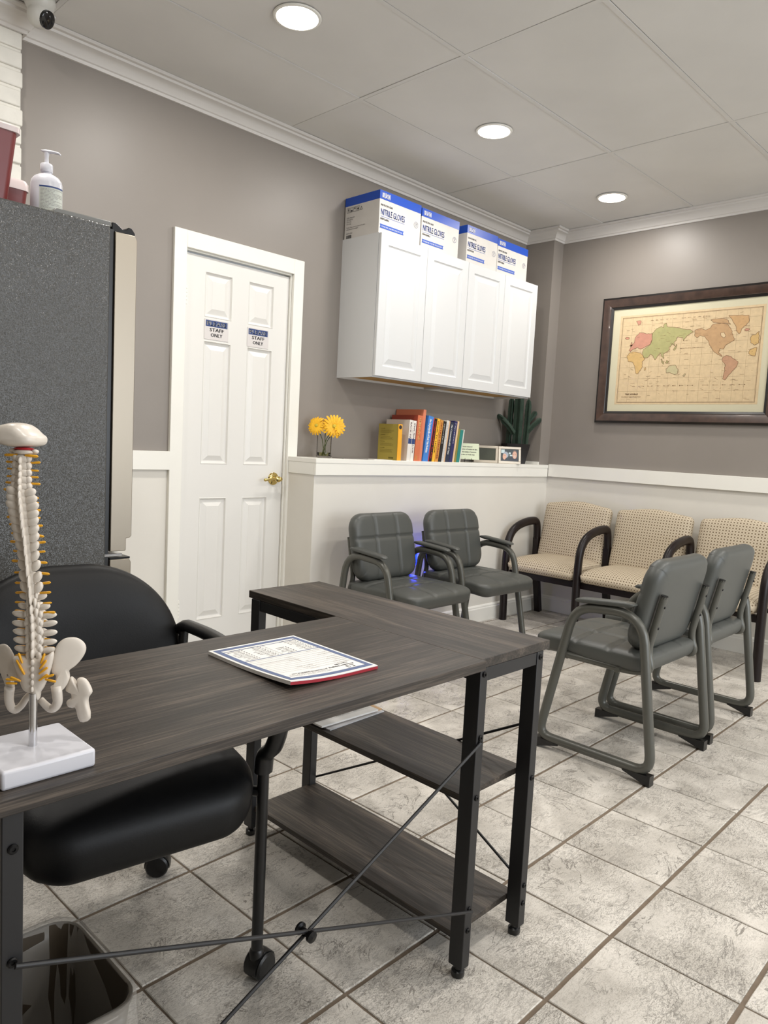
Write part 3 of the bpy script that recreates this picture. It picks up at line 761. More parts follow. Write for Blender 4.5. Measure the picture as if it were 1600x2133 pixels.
G().box(-.588, -.52, FY+.006, 2.353, dz0-.004, dz0+.002).build('drawer_cap', MT['bolt'], fr, world=True)
G().box(-.606, -.545, FY+.01, FY+.05, dz0+.006, dz0+.014).build('middle_hinge', MT['chrome'], fr, world=True)
hg = mat('hinge_cover_grey', (110, 110, 106), .4)
g = G().prism([(-.775, 0), (-.765, .014), (-.600, .016), (-.596, .0)], FY+.01, FY+.07, Matrix(((1, 0, 0, 0), (0, 0, 1, 0), (0, 1, 0, FZ), (0, 0, 0, 1))))
g.build('hinge_cover', hg, fr, world=True, bev=.003)
g = G().prism([(-.594, -.012), (-.594, .016), (-.580, .016), (-.560, .002), (-.548, .004), (-.54, .012), (-.531, .012), (-.524, .004), (-.519, -.002), (-.519, -.012)], FY+.015, FY+.06, Matrix(((1, 0, 0, 0), (0, 0, 1, 0), (0, 1, 0, FZ), (0, 0, 0, 1))))
g.build('hinge_cap', MT['bolt'], fr, world=True, bev=.002)
for x in (-1.25, -.65):
    for y in (FY+.06, 2.3): G().lathe([(.02, 0), (.02, .03)], 12, TR((x, y, 0))).build('foot', MT['blackp'], fr, world=True)

# pump bottle
bx, by = -.764, FY+.085
pb = thing('pump_bottle', 'white pump bottle with a printed label on top of the fridge', 'bottle', (bx, by, FZ), R(-40))
G().lathe([(.040, 0), (.0445, .004), (.0445, .092), (.042, .103), (.034, .113), (.022, .120), (.0145, .123), (.0145, .128)], 40, ey=.8).build('bottle_body', MT['white'], pb, smooth=40)
G().lathe([(.0165, .127), (.0175, .129), (.0175, .148), (.015, .151), (.006, .152), (.006, .156)], 28).build('collar', MT['white'], pb, smooth=40)
g = G(); g.lathe([(.0062, .15), (.0055, .17), (.0075, .183)], 16); g.tube([(-.016, 0, .189), (-.004, 0, .187), (.02, 0, .186), (.034, 0, .184), (.040, 0, .179)], .0055, 10, rs=[.002, .007, .0055, .004, .0028], ref=(0, 0, 1), ax=.8)
g.build('pump_head', MT['white'], pb, smooth=50)
lab = G()
def cyl(a, z, r=.0449): return (r*math.cos(a), r*.8*math.sin(a), z)
def curved(g, a0, a1, z0, z1, r=.0449, n=10, mi=0):
    vs = [cyl(a0+(a1-a0)*k/n, z, r) for z in (z0, z1) for k in range(n+1)]
    g.add(vs, [(k, k+1, n+2+k, n+1+k) for k in range(n)], mi=mi)
curved(lab, R(-100), R(2), .002, .080, n=16)
lb = lab.build('label', mat('bottle_label', (196, 200, 190), .4), pb, smooth=180)
g = G(); curved(g, R(-100), R(2), .0765, .081, .0452, 16); g.build('label_band', MT['navy'], lb, smooth=180)
g = G(); rl = random.Random(2)
for k in range(17):
    a = R(-96); z = .071-k*.004
    while a < R(-4):
        b = a+R(rl.uniform(6, 16)); curved(g, a, min(b, R(-3)), z, z+.0014, .0452, 2); a = b+R(2)
        if rl.random() < .08: break
tag(g.build('label_print', MT['grayink'], lb, smooth=180), kind='stuff')
# sharps containers
def sharps(name, label, x0, x1, y0, y1, h, lidh):
    t = thing(name, label, 'container', ((x0+x1)/2, (y0+y1)/2, FZ))
    w, d = x1-x0, y1-y0; secs = [[(x, y, z) for x, y in rrect(w*k, d*k, .018)] for k, z in ((.84, 0), (1, h-lidh), (.98, h-lidh))]
    loft(secs, True, True).build('tub', MT['sharps'], t, smooth=40)
    secs = [[(x, y, z) for x, y in rrect(w*k, d*k, .02)] for k, z in ((1.0, h-lidh), (1.06, h-lidh), (1.06, h-lidh*.3), (.98, h), (.5, h))]
    loft(secs, True, True).build('lid', MT['lid'], t, smooth=40)
sharps('sharps_container', 'large dark red sharps container with a clear lid on the fridge', -1.11, -.862, FY+.03, FY+.24, .212, .02)
sharps('sharps_container', 'small red sharps tub with a white lid behind the pump bottle', -.885, -.752, FY+.255, FY+.345, .138, .030)

# security camera on the ceiling
cp = thing('security_camera', 'white turret security camera on the ceiling above the brick pier', 'camera', (-.536, 2.235, ZC))
wp = mat('camera_white', (205, 203, 196), .35)
G().lathe([(.052, .0), (.054, -.004), (.054, -.020), (.047, -.036), (.040, -.045)], 32).build('mount', wp, cp, smooth=40)
G().ell((0, 0, -.062), (.044, .044, .044), n=28, m=18).build('turret', wp, cp, smooth=180)
dv = Vector((.45, -.78, -.45)).normalized(); q = dv.to_track_quat('Z', 'Y').to_matrix().to_4x4(); q.translation = Vector((0, 0, -.062))
G().lathe([(.031, .026), (.031, .0415), (.028, .0435), (0, .0438)], 28, q).build('lens_window', mat('camera_black', (14, 14, 16), .08), cp, smooth=40)

# ------------------------------------------------------------------ wall cabinets
for k in range(2):
    x0 = 1.203+.762*k; x1 = x0+.7605; z0, z1, yf = 1.535, 2.302, 2.162
    t = thing('wall_cabinet', ('white two-door wall cabinet nearest the door' if k == 0 else 'white two-door wall cabinet nearest the far wall'), 'cabinet', ((x0+x1)/2, W, z0), group='white wall cabinets')
    g = G(); tk = .016
    g.box(x0, x0+tk, yf, W, z0, z1); g.box(x1-tk, x1, yf, W, z0, z1); g.box(x0+tk, x1-tk, yf, W, z1-tk-.01, z1-.01)
    g.box(x0+tk, x1-tk, W-.01, W, z0, z1-.02)
    g.box(x0+tk, x1-tk, yf, yf+.018, z0, z0+.035); g.box(x0+tk, x1-tk, yf, yf+.018, z1-.035, z1)
    g.build('carcass', MT['cabinet'], t, world=True)
    G().box(x0+tk, x1-tk, yf+.018, W-.01, z0+.012, z0+.024).build('bottom_panel', MT['rawwood'], t, world=True)
    wd_ = (x1-x0-.006)/2
    for d in range(2):
        a = x0+.0015+d*(wd_+.003)
        g = G(); mx = Matrix(((1, 0, 0, a), (0, 0, -1, yf-.002), (0, 1, 0, z0+.006), (0, 0, 0, 1)))
        h = z1-z0-.010
        g.rings(wd_, h, [(0, 0), (0, .0165), (.002, .019), (.055, .019), (.058, .016), (.063, .0125), (.070, .0125), (.094, .0175), (.097, .0185)], mx)
        g.build('cabinet_door', MT['cabinet'], t, world=True)

# ------------------------------------------------------------------ cartons of gloves on the cabinets
BZ = 2.2935
def carton(x0, x1, yf, h, d, label, sub1, sub2, dented=0):
    t = thing('glove_carton', label, 'carton', ((x0+x1)/2, yf+d/2, BZ), group='glove cartons on the cabinets')
    w = x1-x0; z1 = BZ+h; zb = z1-.046
    rc = random.Random(int(x0*1000)); n = 8
    body = G().box(x0, x1, yf, yf+d, BZ, z1+.0012, mi=0)
    body.build('box', MT['card'], t, world=True, bev=.002)
    e = .0006
    g = G().box(x0-e, x1+e, yf-e, yf+d+e, zb, z1); g.build('blue_top_band', MT['bluecard'], t, world=True)
    mx = Matrix(((1, 0, 0, x0), (0, 0, -1, yf-.0012), (0, 1, 0, BZ), (0, 0, 0, 1)))
    g = G(); put_text(g, 'BLUZEN', w*.055, w*.23, h-.037, .026, mx, bold=.0008); g.build('brand_print', MT['paper'], t, world=True)
    g = G(); put_text(g, 'NITRILE GLOVES', w*.02+.006, w*.60, h*.455, .032, mx, bold=.0005)
    g.rect(w*.03, w*.60, h*.415, h*.422, 0, mx); g.build('title_print', MT['blue'], t, world=True)
    g = G(); put_text(g, sub1, w*.03, w*.30, h*.655, .0095, mx, bold=.0004); put_text(g, sub2, w*.03, w*.23, h*.345, .0095, mx, bold=.0004); g.build('small_print', MT['ink'], t, world=True)
    g = G(); a, b, c, dd = w*.02, w*.59, h*.155, h*.245
    g.flat([(a, c), (b, c), (b-.006, (c+dd)/2), (b, dd), (a, dd), (a+.006, (c+dd)/2)], 0, mx); rb_ = g.build('ribbon_print', MT['blue'], t, world=True)
    g = G(); put_text(g, 'POWDER FREE, LATEX FREE, SINGLE-USE, BLUE', a+.014, b-.014, c+.006, .0075, mx, z=.0004); g.build('ribbon_lettering', MT['paper'], rb_).location = -t.location
    g = G(); cx, cz = w*.885, h*.50
    g.add([(cx+r*math.cos(2*math.pi*k/24), cz+r*math.sin(2*math.pi*k/24), 0) for r in (.0155, .0170) for k in range(24)], [(k, (k+1) % 24, 24+(k+1) % 24, 24+k) for k in range(24)], mx)
    put_text(g, '100', cx-.008, cx+.008, cz+.003, .006, mx); put_text(g, 'M', cx-.004, cx+.004, cz-.009, .008, mx)
    g.build('count_mark', MT['navy'], t, world=True)
    return t, mx
t, _ = carton(1.206, 1.538, 2.170, .232, .272, 'white and blue nitrile glove carton nearest the door, side panel showing', 'PROTECTIVE GEAR', 'DISPOSABLE')
# side print of the first carton (facing the door)
d = .272; mx = Matrix(((0, 0, -1, 1.206-.0012), (-1, 0, 0, 2.170+d), (0, 1, 0, BZ), (0, 0, 0, 1)))
g = G()
for k in range(5):
    a = .016+.026*k; z = .150
    if k < 4:
        for q in ((a, a+.022, z, z+.0015), (a, a+.022, z+.024, z+.0255), (a, a+.0012, z, z+.0255), (a+.0208, a+.022, z, z+.0255)): g.rect(*q, 0, mx)
    if k == 0: g.flat([(a+.006, z+.020), (a+.016, z+.020), (a+.013, z+.012), (a+.012, z+.005), (a+.010, z+.005), (a+.009, z+.012)], 0, mx)
    if k == 1: g.flat([(a+.004, z+.004), (a+.018, z+.004), (a+.018, z+.011), (a+.004, z+.011)], 0, mx)
    if k == 2: g.flat([(a+.004, z+.015), (a+.018, z+.015), (a+.015, z+.021), (a+.007, z+.021)], 0, mx)
    if k == 3: g.flat([(a+.011, z+.004), (a+.018, z+.012), (a+.011, z+.020), (a+.004, z+.012)], 0, mx)
    if k == 4:
        for p, q in (((a+.002, z+.003), (a+.011, z+.020)), ((a+.011, z+.020), (a+.020, z+.003)), ((a+.020, z+.003), (a+.002, z+.003))):
            g.bar((p[0], p[1], 0), (q[0], q[1], 0), .002, .0001, mx=mx)
for s_, z, w_ in (('SIZE: MEDIUM', .118, .062), ('QTY: 1000 PCS', .107, .050), ('N.W.: 6 KG', .096, .038), ('G.W.: 6.5 KG', .085, .036), ('Caution: Please store in a cool and dry place', .066, .150), ('away from direct sunlight', .056, .095), ('MADE IN CHINA', .034, .05)):
    put_text(g, s_, .016, .016+w_, z, .0065, mx)
x = .018
rl = random.Random(1)
while x < .060: w_ = rl.choice((.001, .002, .003)); g.rect(x, x+w_, .0095, .028, 0, mx); x += w_+rl.choice((.001, .0018))
tag(g.build('side_print', MT['ink'], t, world=True), kind='stuff')
carton(1.549, 1.886, 2.172, .226, .272, 'shiny wrinkled nitrile glove carton, second from the door', 'PROTECTIVE GEAR', 'DISPOSABLE')
carton(1.966, 2.279, 2.172, .232, .272, 'nitrile glove carton standing after the gap, third from the door', 'SYNTHETIC', 'PROTECTIVE GEAR')
carton(2.288, 2.628, 2.176, .226, .272, 'nitrile glove carton nearest the far wall', 'PROTECTIVE GEAR', 'DISPOSABLE')

# ------------------------------------------------------------------ framed world map on the far wall
MY, MYb, MZ0, MZ1 = 1.852, .672, 1.398, 2.246
mp = thing('framed_map', 'antique world map in a wide dark wood frame on the far wall', 'framed map', (XF, (MY+MYb)/2, MZ0))
fwd = mat('frame_burl', (66, 47, 38), .3, var=.35, vscale=18, coat=.2); fbl = mat('frame_black', (26, 22, 21), .3)
# profile across the moulding: (distance from outer edge, height off the wall)
PR = [(0, 0), (0, .024), (.010, .030), (.014, .033), (.040, .030), (.060, .022), (.064, .022), (.067, .018), (.080, .014), (.080, 0)]
MIX = [1, 1, 1, 0, 0, 0, 1, 1, 1]
cor = [(MY, MZ0), (MYb, MZ0), (MYb, MZ1), (MY, MZ1)]
for k in range(4):
    a, b = cor[k], cor[(k+1) % 4]; g = G(); n = len(PR); vs = []
    for (cy, cz), (sy, sz) in ((a, (1 if a[0] == MYb else -1, 1 if a[1] == MZ0 else -1)), (b, (1 if b[0] == MYb else -1, 1 if b[1] == MZ0 else -1))):
        vs += [(XF-h, cy+sy*d, cz+sz*d) for d, h in PR]
    g.v = vs; g.f = [(i, i+1, n+i+1, n+i) for i in range(n-1)]; g.m = MIX
    g.build('frame_side', [fwd, fbl], mp, world=True, smooth=30)
iy, iz, iw, ih = MY-.078, MZ0+.074, (MY-MYb)-.156, (MZ1-MZ0)-.150
mxm = Matrix(((0, 0, -1, XF-.008), (-1, 0, 0, iy), (0, 1, 0, iz), (0, 0, 0, 1)))
matb = mat('map_mat', (214, 208, 180), .7)
G().box(-.005, iw+.005, -.005, ih+.005, -.006, 0, mxm).build('mount', matb, mp, world=True)
MAP = dict(
europe=[(0.162, 0.678), (0.168, 0.721), (0.19, 0.758), (0.219, 0.755), (0.243, 0.742), (0.279, 0.744), (0.282, 0.684), (0.272, 0.642), (0.234, 0.618), (0.21, 0.603), (0.185, 0.622), (0.162, 0.607), (0.138, 0.581), (0.129, 0.599), (0.14, 0.625), (0.131, 0.642), (0.151, 0.652)],
asia=[(0.282, 0.684), (0.279, 0.744), (0.304, 0.784), (0.335, 0.802), (0.351, 0.79), (0.353, 0.822), (0.368, 0.831), (0.373, 0.798), (0.412, 0.789), (0.443, 0.78), (0.473, 0.767), (0.518, 0.757), (0.545, 0.733), (0.527, 0.72), (0.506, 0.701), (0.486, 0.656), (0.481, 0.687), (0.447, 0.696), (0.441, 0.665), (0.427, 0.645), (0.436, 0.612), (0.416, 0.635), (0.398, 0.605), (0.403, 0.583), (0.385, 0.563), (0.363, 0.544), (0.369, 0.501), (0.356, 0.523), (0.343, 0.556), (0.325, 0.525), (0.311, 0.494), (0.297, 0.532), (0.277, 0.55), (0.262, 0.518), (0.239, 0.515), (0.22, 0.565), (0.227, 0.597), (0.25, 0.617), (0.272, 0.642)],
africa=[(0.116, 0.539), (0.131, 0.571), (0.171, 0.579), (0.212, 0.565), (0.23, 0.531), (0.243, 0.509), (0.225, 0.478), (0.231, 0.434), (0.22, 0.402), (0.198, 0.365), (0.186, 0.376), (0.174, 0.448), (0.16, 0.481), (0.127, 0.489)],
namerica=[(0.554, 0.696), (0.555, 0.748), (0.587, 0.76), (0.621, 0.741), (0.648, 0.759), (0.661, 0.788), (0.71, 0.793), (0.746, 0.779), (0.772, 0.726), (0.785, 0.675), (0.793, 0.634), (0.77, 0.616), (0.747, 0.598), (0.735, 0.563), (0.714, 0.57), (0.708, 0.53), (0.723, 0.519), (0.734, 0.498), (0.724, 0.503), (0.694, 0.531), (0.676, 0.552), (0.656, 0.595), (0.639, 0.647), (0.616, 0.685), (0.59, 0.698), (0.57, 0.674)],
arctic=[(0.645, 0.826), (0.673, 0.833), (0.708, 0.834), (0.74, 0.82), (0.766, 0.777), (0.738, 0.79), (0.696, 0.795), (0.661, 0.804)],
hudson=[(0.711, 0.707), (0.731, 0.71), (0.743, 0.679), (0.734, 0.659), (0.716, 0.676)],
greenland=[(0.749, 0.855), (0.865, 0.844), (0.87, 0.796), (0.855, 0.758), (0.83, 0.73), (0.818, 0.687), (0.8, 0.718), (0.794, 0.764), (0.771, 0.817)],
samerica=[(0.735, 0.487), (0.758, 0.506), (0.786, 0.494), (0.808, 0.468), (0.829, 0.446), (0.821, 0.402), (0.799, 0.368), (0.78, 0.334), (0.761, 0.29), (0.747, 0.3), (0.754, 0.365), (0.755, 0.426), (0.736, 0.457)],
australia=[(0.389, 0.404), (0.414, 0.435), (0.448, 0.438), (0.469, 0.395), (0.467, 0.358), (0.448, 0.349), (0.417, 0.371), (0.394, 0.367)],
iceland=[(0.095, 0.712), (0.102, 0.725), (0.123, 0.72), (0.122, 0.706), (0.108, 0.702)],
uk=[(0.134, 0.642), (0.138, 0.669), (0.146, 0.669), (0.15, 0.641), (0.142, 0.63)],
iceland2=[(0.847, 0.719), (0.857, 0.733), (0.877, 0.726), (0.871, 0.711), (0.858, 0.708)],
svalbard=[(0.164, 0.87), (0.197, 0.871), (0.194, 0.839), (0.179, 0.83), (0.173, 0.852)],
eur2=[(0.884, 0.646), (0.893, 0.67), (0.912, 0.673), (0.931, 0.7), (0.935, 0.602), (0.91, 0.584), (0.889, 0.606)],
afr2=[(0.883, 0.517), (0.891, 0.551), (0.927, 0.563), (0.92, 0.49), (0.893, 0.502)],
madagascar=[(0.244, 0.401), (0.25, 0.427), (0.255, 0.422), (0.251, 0.398)],
japan=[(0.426, 0.582), (0.436, 0.602), (0.444, 0.628), (0.449, 0.622), (0.443, 0.591), (0.432, 0.573)],
borneo=[(0.381, 0.463), (0.389, 0.487), (0.403, 0.472), (0.394, 0.457)],
sumatra=[(0.35, 0.497), (0.357, 0.496), (0.373, 0.453), (0.367, 0.45)],
nz=[(0.501, 0.336), (0.512, 0.356), (0.519, 0.354), (0.511, 0.33)])
MC = dict(paper=(219, 196, 157), europe=(204, 148, 126), asia=(176, 172, 118), africa=(212, 178, 118), namerica=(196, 160, 118), greenland=(204, 166, 118), samerica=(194, 152, 120), line=(128, 96, 66), australia=(196, 186, 146))
MCM = {k: mat('map_'+k, v, .7, var=.06, vscale=40) for k, v in MC.items()}; keys = list(MCM)
g = G()
def mpoly(p, z, mi): g.flat([(x*iw, y*ih) for x, y in p], z, mxm, mi)
g.rect(.052*iw, .958*iw, .075*ih, .928*ih, .0006, mxm, keys.index('paper'))
def frame_line(a, b, c, d, th):
    for q in ((a, b, c, c+th), (a, b, d-th, d), (a, a+th, c, d), (b-th, b, c, d)): g.rect(*q, .0010, mxm, keys.index('line'))
frame_line(.068*iw, .943*iw, .092*ih, .909*ih, .0022); frame_line(.073*iw, .938*iw, .099*ih, .902*ih, .0009)
for k in range(1, 13): g.rect((.073+k*.0665)*iw, (.073+k*.0665)*iw+.0007, .1*ih, .9*ih, .0008, mxm, keys.index('line'))
for y in (.2, .32, .43, .53, .63, .74, .83): g.rect(.073*iw, .938*iw, y*ih, y*ih+.0007, .0008, mxm, keys.index('line'))
COLR = dict(europe='europe', uk='europe', svalbard='europe', eur2='africa', asia='asia', japan='asia', borneo='asia', sumatra='asia', africa='africa', afr2='africa', madagascar='africa', namerica='namerica', arctic='namerica', hudson='paper', greenland='greenland', samerica='samerica', australia='australia', nz='australia', iceland='europe', iceland2='europe')
rm = random.Random(8)
for nme, p in MAP.items():
    P2 = []
    for i in range(len(p)):
        a = Vector(p[i]); b = Vector(p[(i+1) % len(p)]); nseg = max(1, int((b-a).length/.012))
        for q in range(nseg): P2.append(a.lerp(b, q/nseg)+(Vector((rm.uniform(-.003, .003), rm.uniform(-.004, .004))) if q else Vector((0, 0))))
    c = sum((Vector(v) for v in P2), Vector((0, 0)))/len(P2); zz = .0016 if nme == 'hudson' else .0013
    mpoly([tuple(v) for v in P2], zz, keys.index(COLR[nme]))
    for i in range(len(P2)):                                # engraved coast line
        a, b = P2[i], P2[(i+1) % len(P2)]; A = Vector((a.x*iw, a.y*ih, zz+.0002)); B_ = Vector((b.x*iw, b.y*ih, zz+.0002))
        if (B_-A).length > 1e-5: g.bar(A, B_, .0022, .0001, mx=mxm, mi=keys.index('line'))
for k in range(230):                                        # fine lettering and route strokes
    x, y = rm.uniform(.09, .92), rm.uniform(.12, .88); l = rm.uniform(.006, .03); a = rm.choice((0, 0, 0, rm.uniform(-.6, .6)))
    g.bar((x*iw, y*ih, .0017), (x*iw+l*math.cos(a), y*ih+l*math.sin(a), .0017), rm.choice((.0008, .0012)), .0001, mx=mxm, mi=keys.index('line'))
put_text(g, 'THE WORLD', .125*iw, .215*iw, .165*ih, .011, mxm, keys.index('line'), .0018, .0005)
put_text(g, "ON MERCATOR'S PROJECTION", .10*iw, .235*iw, .143*ih, .006, mxm, keys.index('line'), .0018)
put_text(g, 'NORTH PACIFIC OCEAN', .47*iw, .62*iw, .585*ih, .005, mxm, keys.index('line'), .0018)
put_text(g, 'S O U T H E R N   O C E A N', .17*iw, .88*iw, .245*ih, .005, mxm, keys.index('line'), .0018)
put_text(g, 'A R C T I C   O C E A N', .26*iw, .62*iw, .862*ih, .005, mxm, keys.index('line'), .0018)
tag(g.build('map_print', [MCM[k] for k in keys], mp, world=True), kind='stuff')
G().rect(-.002, iw+.002, -.002, ih+.002, .0045, mxm).build('glass', MT['pane'], mp, world=True)

# blue night light plugged in behind the wall chairs
nl = thing('night_light', 'blue glowing night light on the half wall between the grey chairs', 'night light', (1.66, LED, .50))
G().box(-.026, .026, -.022, 0, -.055, .055).build('housing', MT['white'], nl, bev=.005)
G().box(-.024, .024, -.034, -.020, -.05, .05).build('diffuser', mat('blue_glow', (20, 40, 255), .4, emit=(10, 30, 255), estr=6), nl, bev=.004)
l = bpy.data.lights.new('night_glow', 'POINT'); l.energy = 1.2; l.color = (.06, .1, 1); l.shadow_soft_size = .02
o = bpy.data.objects.new('night_glow', l); COL.objects.link(o); o.parent = nl; o.location = (0, -.05, 0)
# ------------------------------------------------------------------ anatomical spine model on the desk
SPA = math.atan2(-.715, .699)
sp = thing('spine_model', 'small plastic anatomical spine with pelvis and yellow nerves on a white base', 'spine model', (-1.292, .2205, DT), SPA)
G().box(-.0585, .0585, -.0595, .0595, 0, .0245).build('base', MT['white'], sp, bev=.004, seg=3).rotation_euler = (0, 0, -SPA)
G().lathe([(.0052, .0245), (.0052, .095)], 16).build('rod', MT['chrome'], sp, smooth=40)
ZB = .0245
def cu(z):                                   # centre line of the column: lateral and depth
    pts = [(.09, .0005), (.115, -.0005), (.18, -.0035), (.27, -.008), (.30, -.011), (.334, -.015), (.38, -.0165), (.43, -.018)]
    for (a, u), (b, v) in zip(pts, pts[1:]):
        if z <= b: return u+(v-u)*max(0, (z-a)/(b-a))
    return pts[-1][1]
def depth(z): return .006*math.sin((z-.09)/.29*2*math.pi*.98)
def vert(kind, k, w=1.0):
    g = G()
    if kind == 'c':
        g.ell((0, .008, 0), (.0085, .007, .0036), n=14); g.ell((0, .001, .0004), (.0108, .005, .0042), n=14)
        for s in (-1, 1): g.ell((s*.008, .001, .001), (.0042, .004, .0036), n=10)
        g.ell((.0004, -.0055, -.0012), (.0021, .005, .0036), n=10)
    elif kind == 't':
        g.ell((0, .010, 0), (.0092, .009, .0046), n=14); g.ell((0, .0012, .0002), (.0102, .0055, .0056), n=14)
        for s in (-1, 1): g.ell((s*.0115, -.0005, .0016), (.0088, .0040, .0046), n=12, rot=Matrix.Rotation(-s*R(14), 3, 'Y'))
        g.ell((.0003, -.0050, -.0034), (.0024, .0046, .0076), n=10, rot=Matrix.Rotation(R(28), 3, 'X'))
    else:
        g.ell((0, .013, 0), (.0135, .0105, .0058), n=16); g.ell((0, .001, .0008), (.0105, .006, .0070), n=14)
        for s in (-1, 1):
            g.ell((s*.0178, .003, .0018), (.0108, .0034, .0040), n=12, rot=Matrix.Rotation(-s*R(8), 3, 'Y'))
            g.ell((s*.0068, -.0020, -.0042), (.0038, .0036, .0064), n=10); g.ell((s*.0088, -.0008, .0034), (.0034, .0036, .0046), n=10)
        g.ell((0, -.0055, -.001), (.0026, .0050, .0066), n=10)
    return g
VM = {}
for k in 'ctl':
    o = vert(k, 0).build('vertebra', MT['bone'], smooth=180); VM[k] = o.data; bpy.data.objects.remove(o)
zc = [.3765, .3672, .3585, .3498, .3415]; zt = [.3330, .3242, .3155, .3056, .2964, .2859, .2754, .2637, .2508, .2379, .2226, .2085]; zl = [.1960, .1826, .1710, .1594, .1477, .1360, .1250]
nerves = []
NM = G().tube([(0, 0, 0), (.004, 0, 0), (.0125, 0, 0), (.0142, 0, 0)], .0017, 8, rs=[.0013, .0016, .0017, .0008]).build('nerve', MT['nerve'], smooth=60); NME = NM.data; bpy.data.objects.remove(NM)
rn = random.Random(11)
def nerve(x, y, z, ang, sgn, sc_=1.0):
    o = bpy.data.objects.new('nerve', NME); COL.objects.link(o); o.parent = sp; o.location = (x, y, z+ZB)
    o.rotation_euler = (0, ang, 0 if sgn > 0 else math.pi); o.scale = (sc_,)*3
for kind, zs in (('c', zc), ('t', zt), ('l', zl)):
    for i, z in enumerate(zs):
        o = bpy.data.objects.new('vertebra', VM[kind]); COL.objects.link(o); o.parent = sp; o.location = (cu(z), depth(z), z+ZB)
        f = {'c': 1+.03*i, 't': (1.04-.055*abs(i-2) if i < 9 else .74), 'l': (.62+.12*i if i < 2 else 1.02-.02*abs(i-3))}[kind]
        o.scale = (f, 1, {'c': 1.35, 't': 1.28+.03*i, 'l': 1.12}[kind]); o.rotation_euler = (R(rn.uniform(-3, 3)), R(2-(.20-z)*8 if z > .2 else rn.uniform(-2, 2)), R(rn.uniform(-2, 2)+4))
        nxt = (zs[i+1]-z) if i+1 < len(zs) else -.011
        for s in (-1, 1):
            if rn.random() < .93:
                r_ = {'c': .0085, 't': .0075 if i < 9 else .009, 'l': .012}[kind]
                nerve(cu(z)+s*r_, depth(z)+.004, z+nxt*.52, R(rn.uniform(-10, 8)), s, rn.uniform(.8, 1.1))
for s in (-1, 1):
    nerve(cu(.382)+s*.005, -.002, .3815, R(3), s, 1.15)
# occiput, red disc, atlas
SK = [(-0.0509, 0.3935), (-0.044, 0.3939), (-0.0372, 0.392), (-0.0292, 0.3907), (-0.0177, 0.3912), (-0.004, 0.3931), (0.0017, 0.3962), (0.003, 0.4014), (0.0016, 0.4059), (-0.0042, 0.4102), (-0.011, 0.4166), (-0.0191, 0.4213), (-0.0293, 0.4222), (-0.0396, 0.4203), (-0.0487, 0.4164), (-0.0543, 0.4082), (-0.0555, 0.4001)]
def smooth_poly(p, n=3):
    P = [Vector(v) for v in p]; m = len(P); out = []
    for i in range(m):
        a, b, c, d = P[i-1], P[i], P[(i+1) % m], P[(i+2) % m]
        for k in range(n):
            t = k/n; out.append(.5*((2*b)+(c-a)*t+(2*a-5*b+4*c-d)*t*t+(-a+3*b-3*c+d)*t**3))
    return out
def lens_solid(poly, th, cy, name, m, parent, rings_=None, cx=None, bend=None):
    """Closed outline in (lateral, height) puffed in depth on both sides."""
    poly = smooth_poly(poly); rg = (1, .985, .94, .86, .70, .45, .2); hs = (0, .30, .55, .75, .92, 1.0, 1.0)
    c = Vector((sum(p[0] for p in poly)/len(poly), sum(p[1] for p in poly)/len(poly))) if cx is None else Vector(cx)
    g = G(); n = len(poly); K = len(rg)
    def P(i, k, sgn):
        p = Vector(poly[i]); q = c+(p-c)*rg[k]; y = cy+sgn*th*hs[k]
        if bend: y += bend(q.x, q.y)
        return (q.x, y, q.y+ZB)
    V = [P(i, 0, 1) for i in range(n)]
    idx = {(0, 1): list(range(n)), (0, -1): list(range(n))}
    for sgn in (1, -1):
        for k in range(1, K): idx[(k, sgn)] = list(range(len(V), len(V)+n)); V += [P(i, k, sgn) for i in range(n)]
    F = []
    for sgn in (1, -1):
        for k in range(K-1):
            a, b = idx[(k, sgn)], idx[(k+1, sgn)]
            for i in range(n):
                j = (i+1) % n; F.append((a[i], a[j], b[j], b[i]) if sgn < 0 else (a[j], a[i], b[i], b[j]))
        e = idx[(K-1, sgn)]; F.append(tuple(e) if sgn < 0 else tuple(reversed(e)))
    g.v = V; g.f = F; g.m = [0]*len(F)
    return g.build(name, m, parent, smooth=180)
lens_solid(SK, .030, .014, 'occiput', MT['bone'], sp, (1, .93, .70, .35))
G().ell((-.016, .004, .3895+ZB), (.0125, .010, .0022), n=18).build('red_disc', MT['red'], sp, smooth=180)
at = G().ell((-.0155, .003, .3855+ZB), (.0135, .011, .0036), n=18)
for s in (-1, 1): at.ell((-.0155+s*.014, .003, .3865+ZB), (.0050, .004, .0030), n=10)
at.build('atlas', MT['bone'], sp, smooth=180)
SAC = [(-0.0156, 0.1190), (0.0118, 0.1195), (0.0243, 0.1269), (0.0228, 0.1092), (0.0189, 0.0961), (0.0122, 0.0781), (0.0076, 0.0707), (0.0065, 0.0624), (0.002, 0.0598), (-0.0038, 0.0678), (-0.0142, 0.0732), (-0.0201, 0.0882), (-0.027, 0.109), (-0.0271, 0.1173)]
lens_solid(SAC, .0075, .004, 'sacrum', MT['bone'], sp)
g = G()
for z, w in ((.113, .0032), (.104, .003), (.095, .0028), (.086, .0026), (.077, .0022)): g.ell((0, -.003, z+ZB), (w, .0032, .0042), n=10)
g.build('sacral_crest', MT['bone'], sp, smooth=180)
for x, z, a, s in ((-.012, .112, 70, -1), (-.0125, .104, 60, -1), (-.009, .097, 60, -1), (-.014, .088, 20, -1), (.012, .113, -70, 1), (.011, .106, -55, 1), (.010, .099, -40, 1), (.010, .090, -38, 1), (.016, .094, -20, 1), (.018, .092, 10, 1), (-.019, .0895, 0, -1), (-.019, .0845, 0, -1)):
    nerve(x, -.0055, z, R(a)*(1 if s > 0 else -1), s, 1.0)
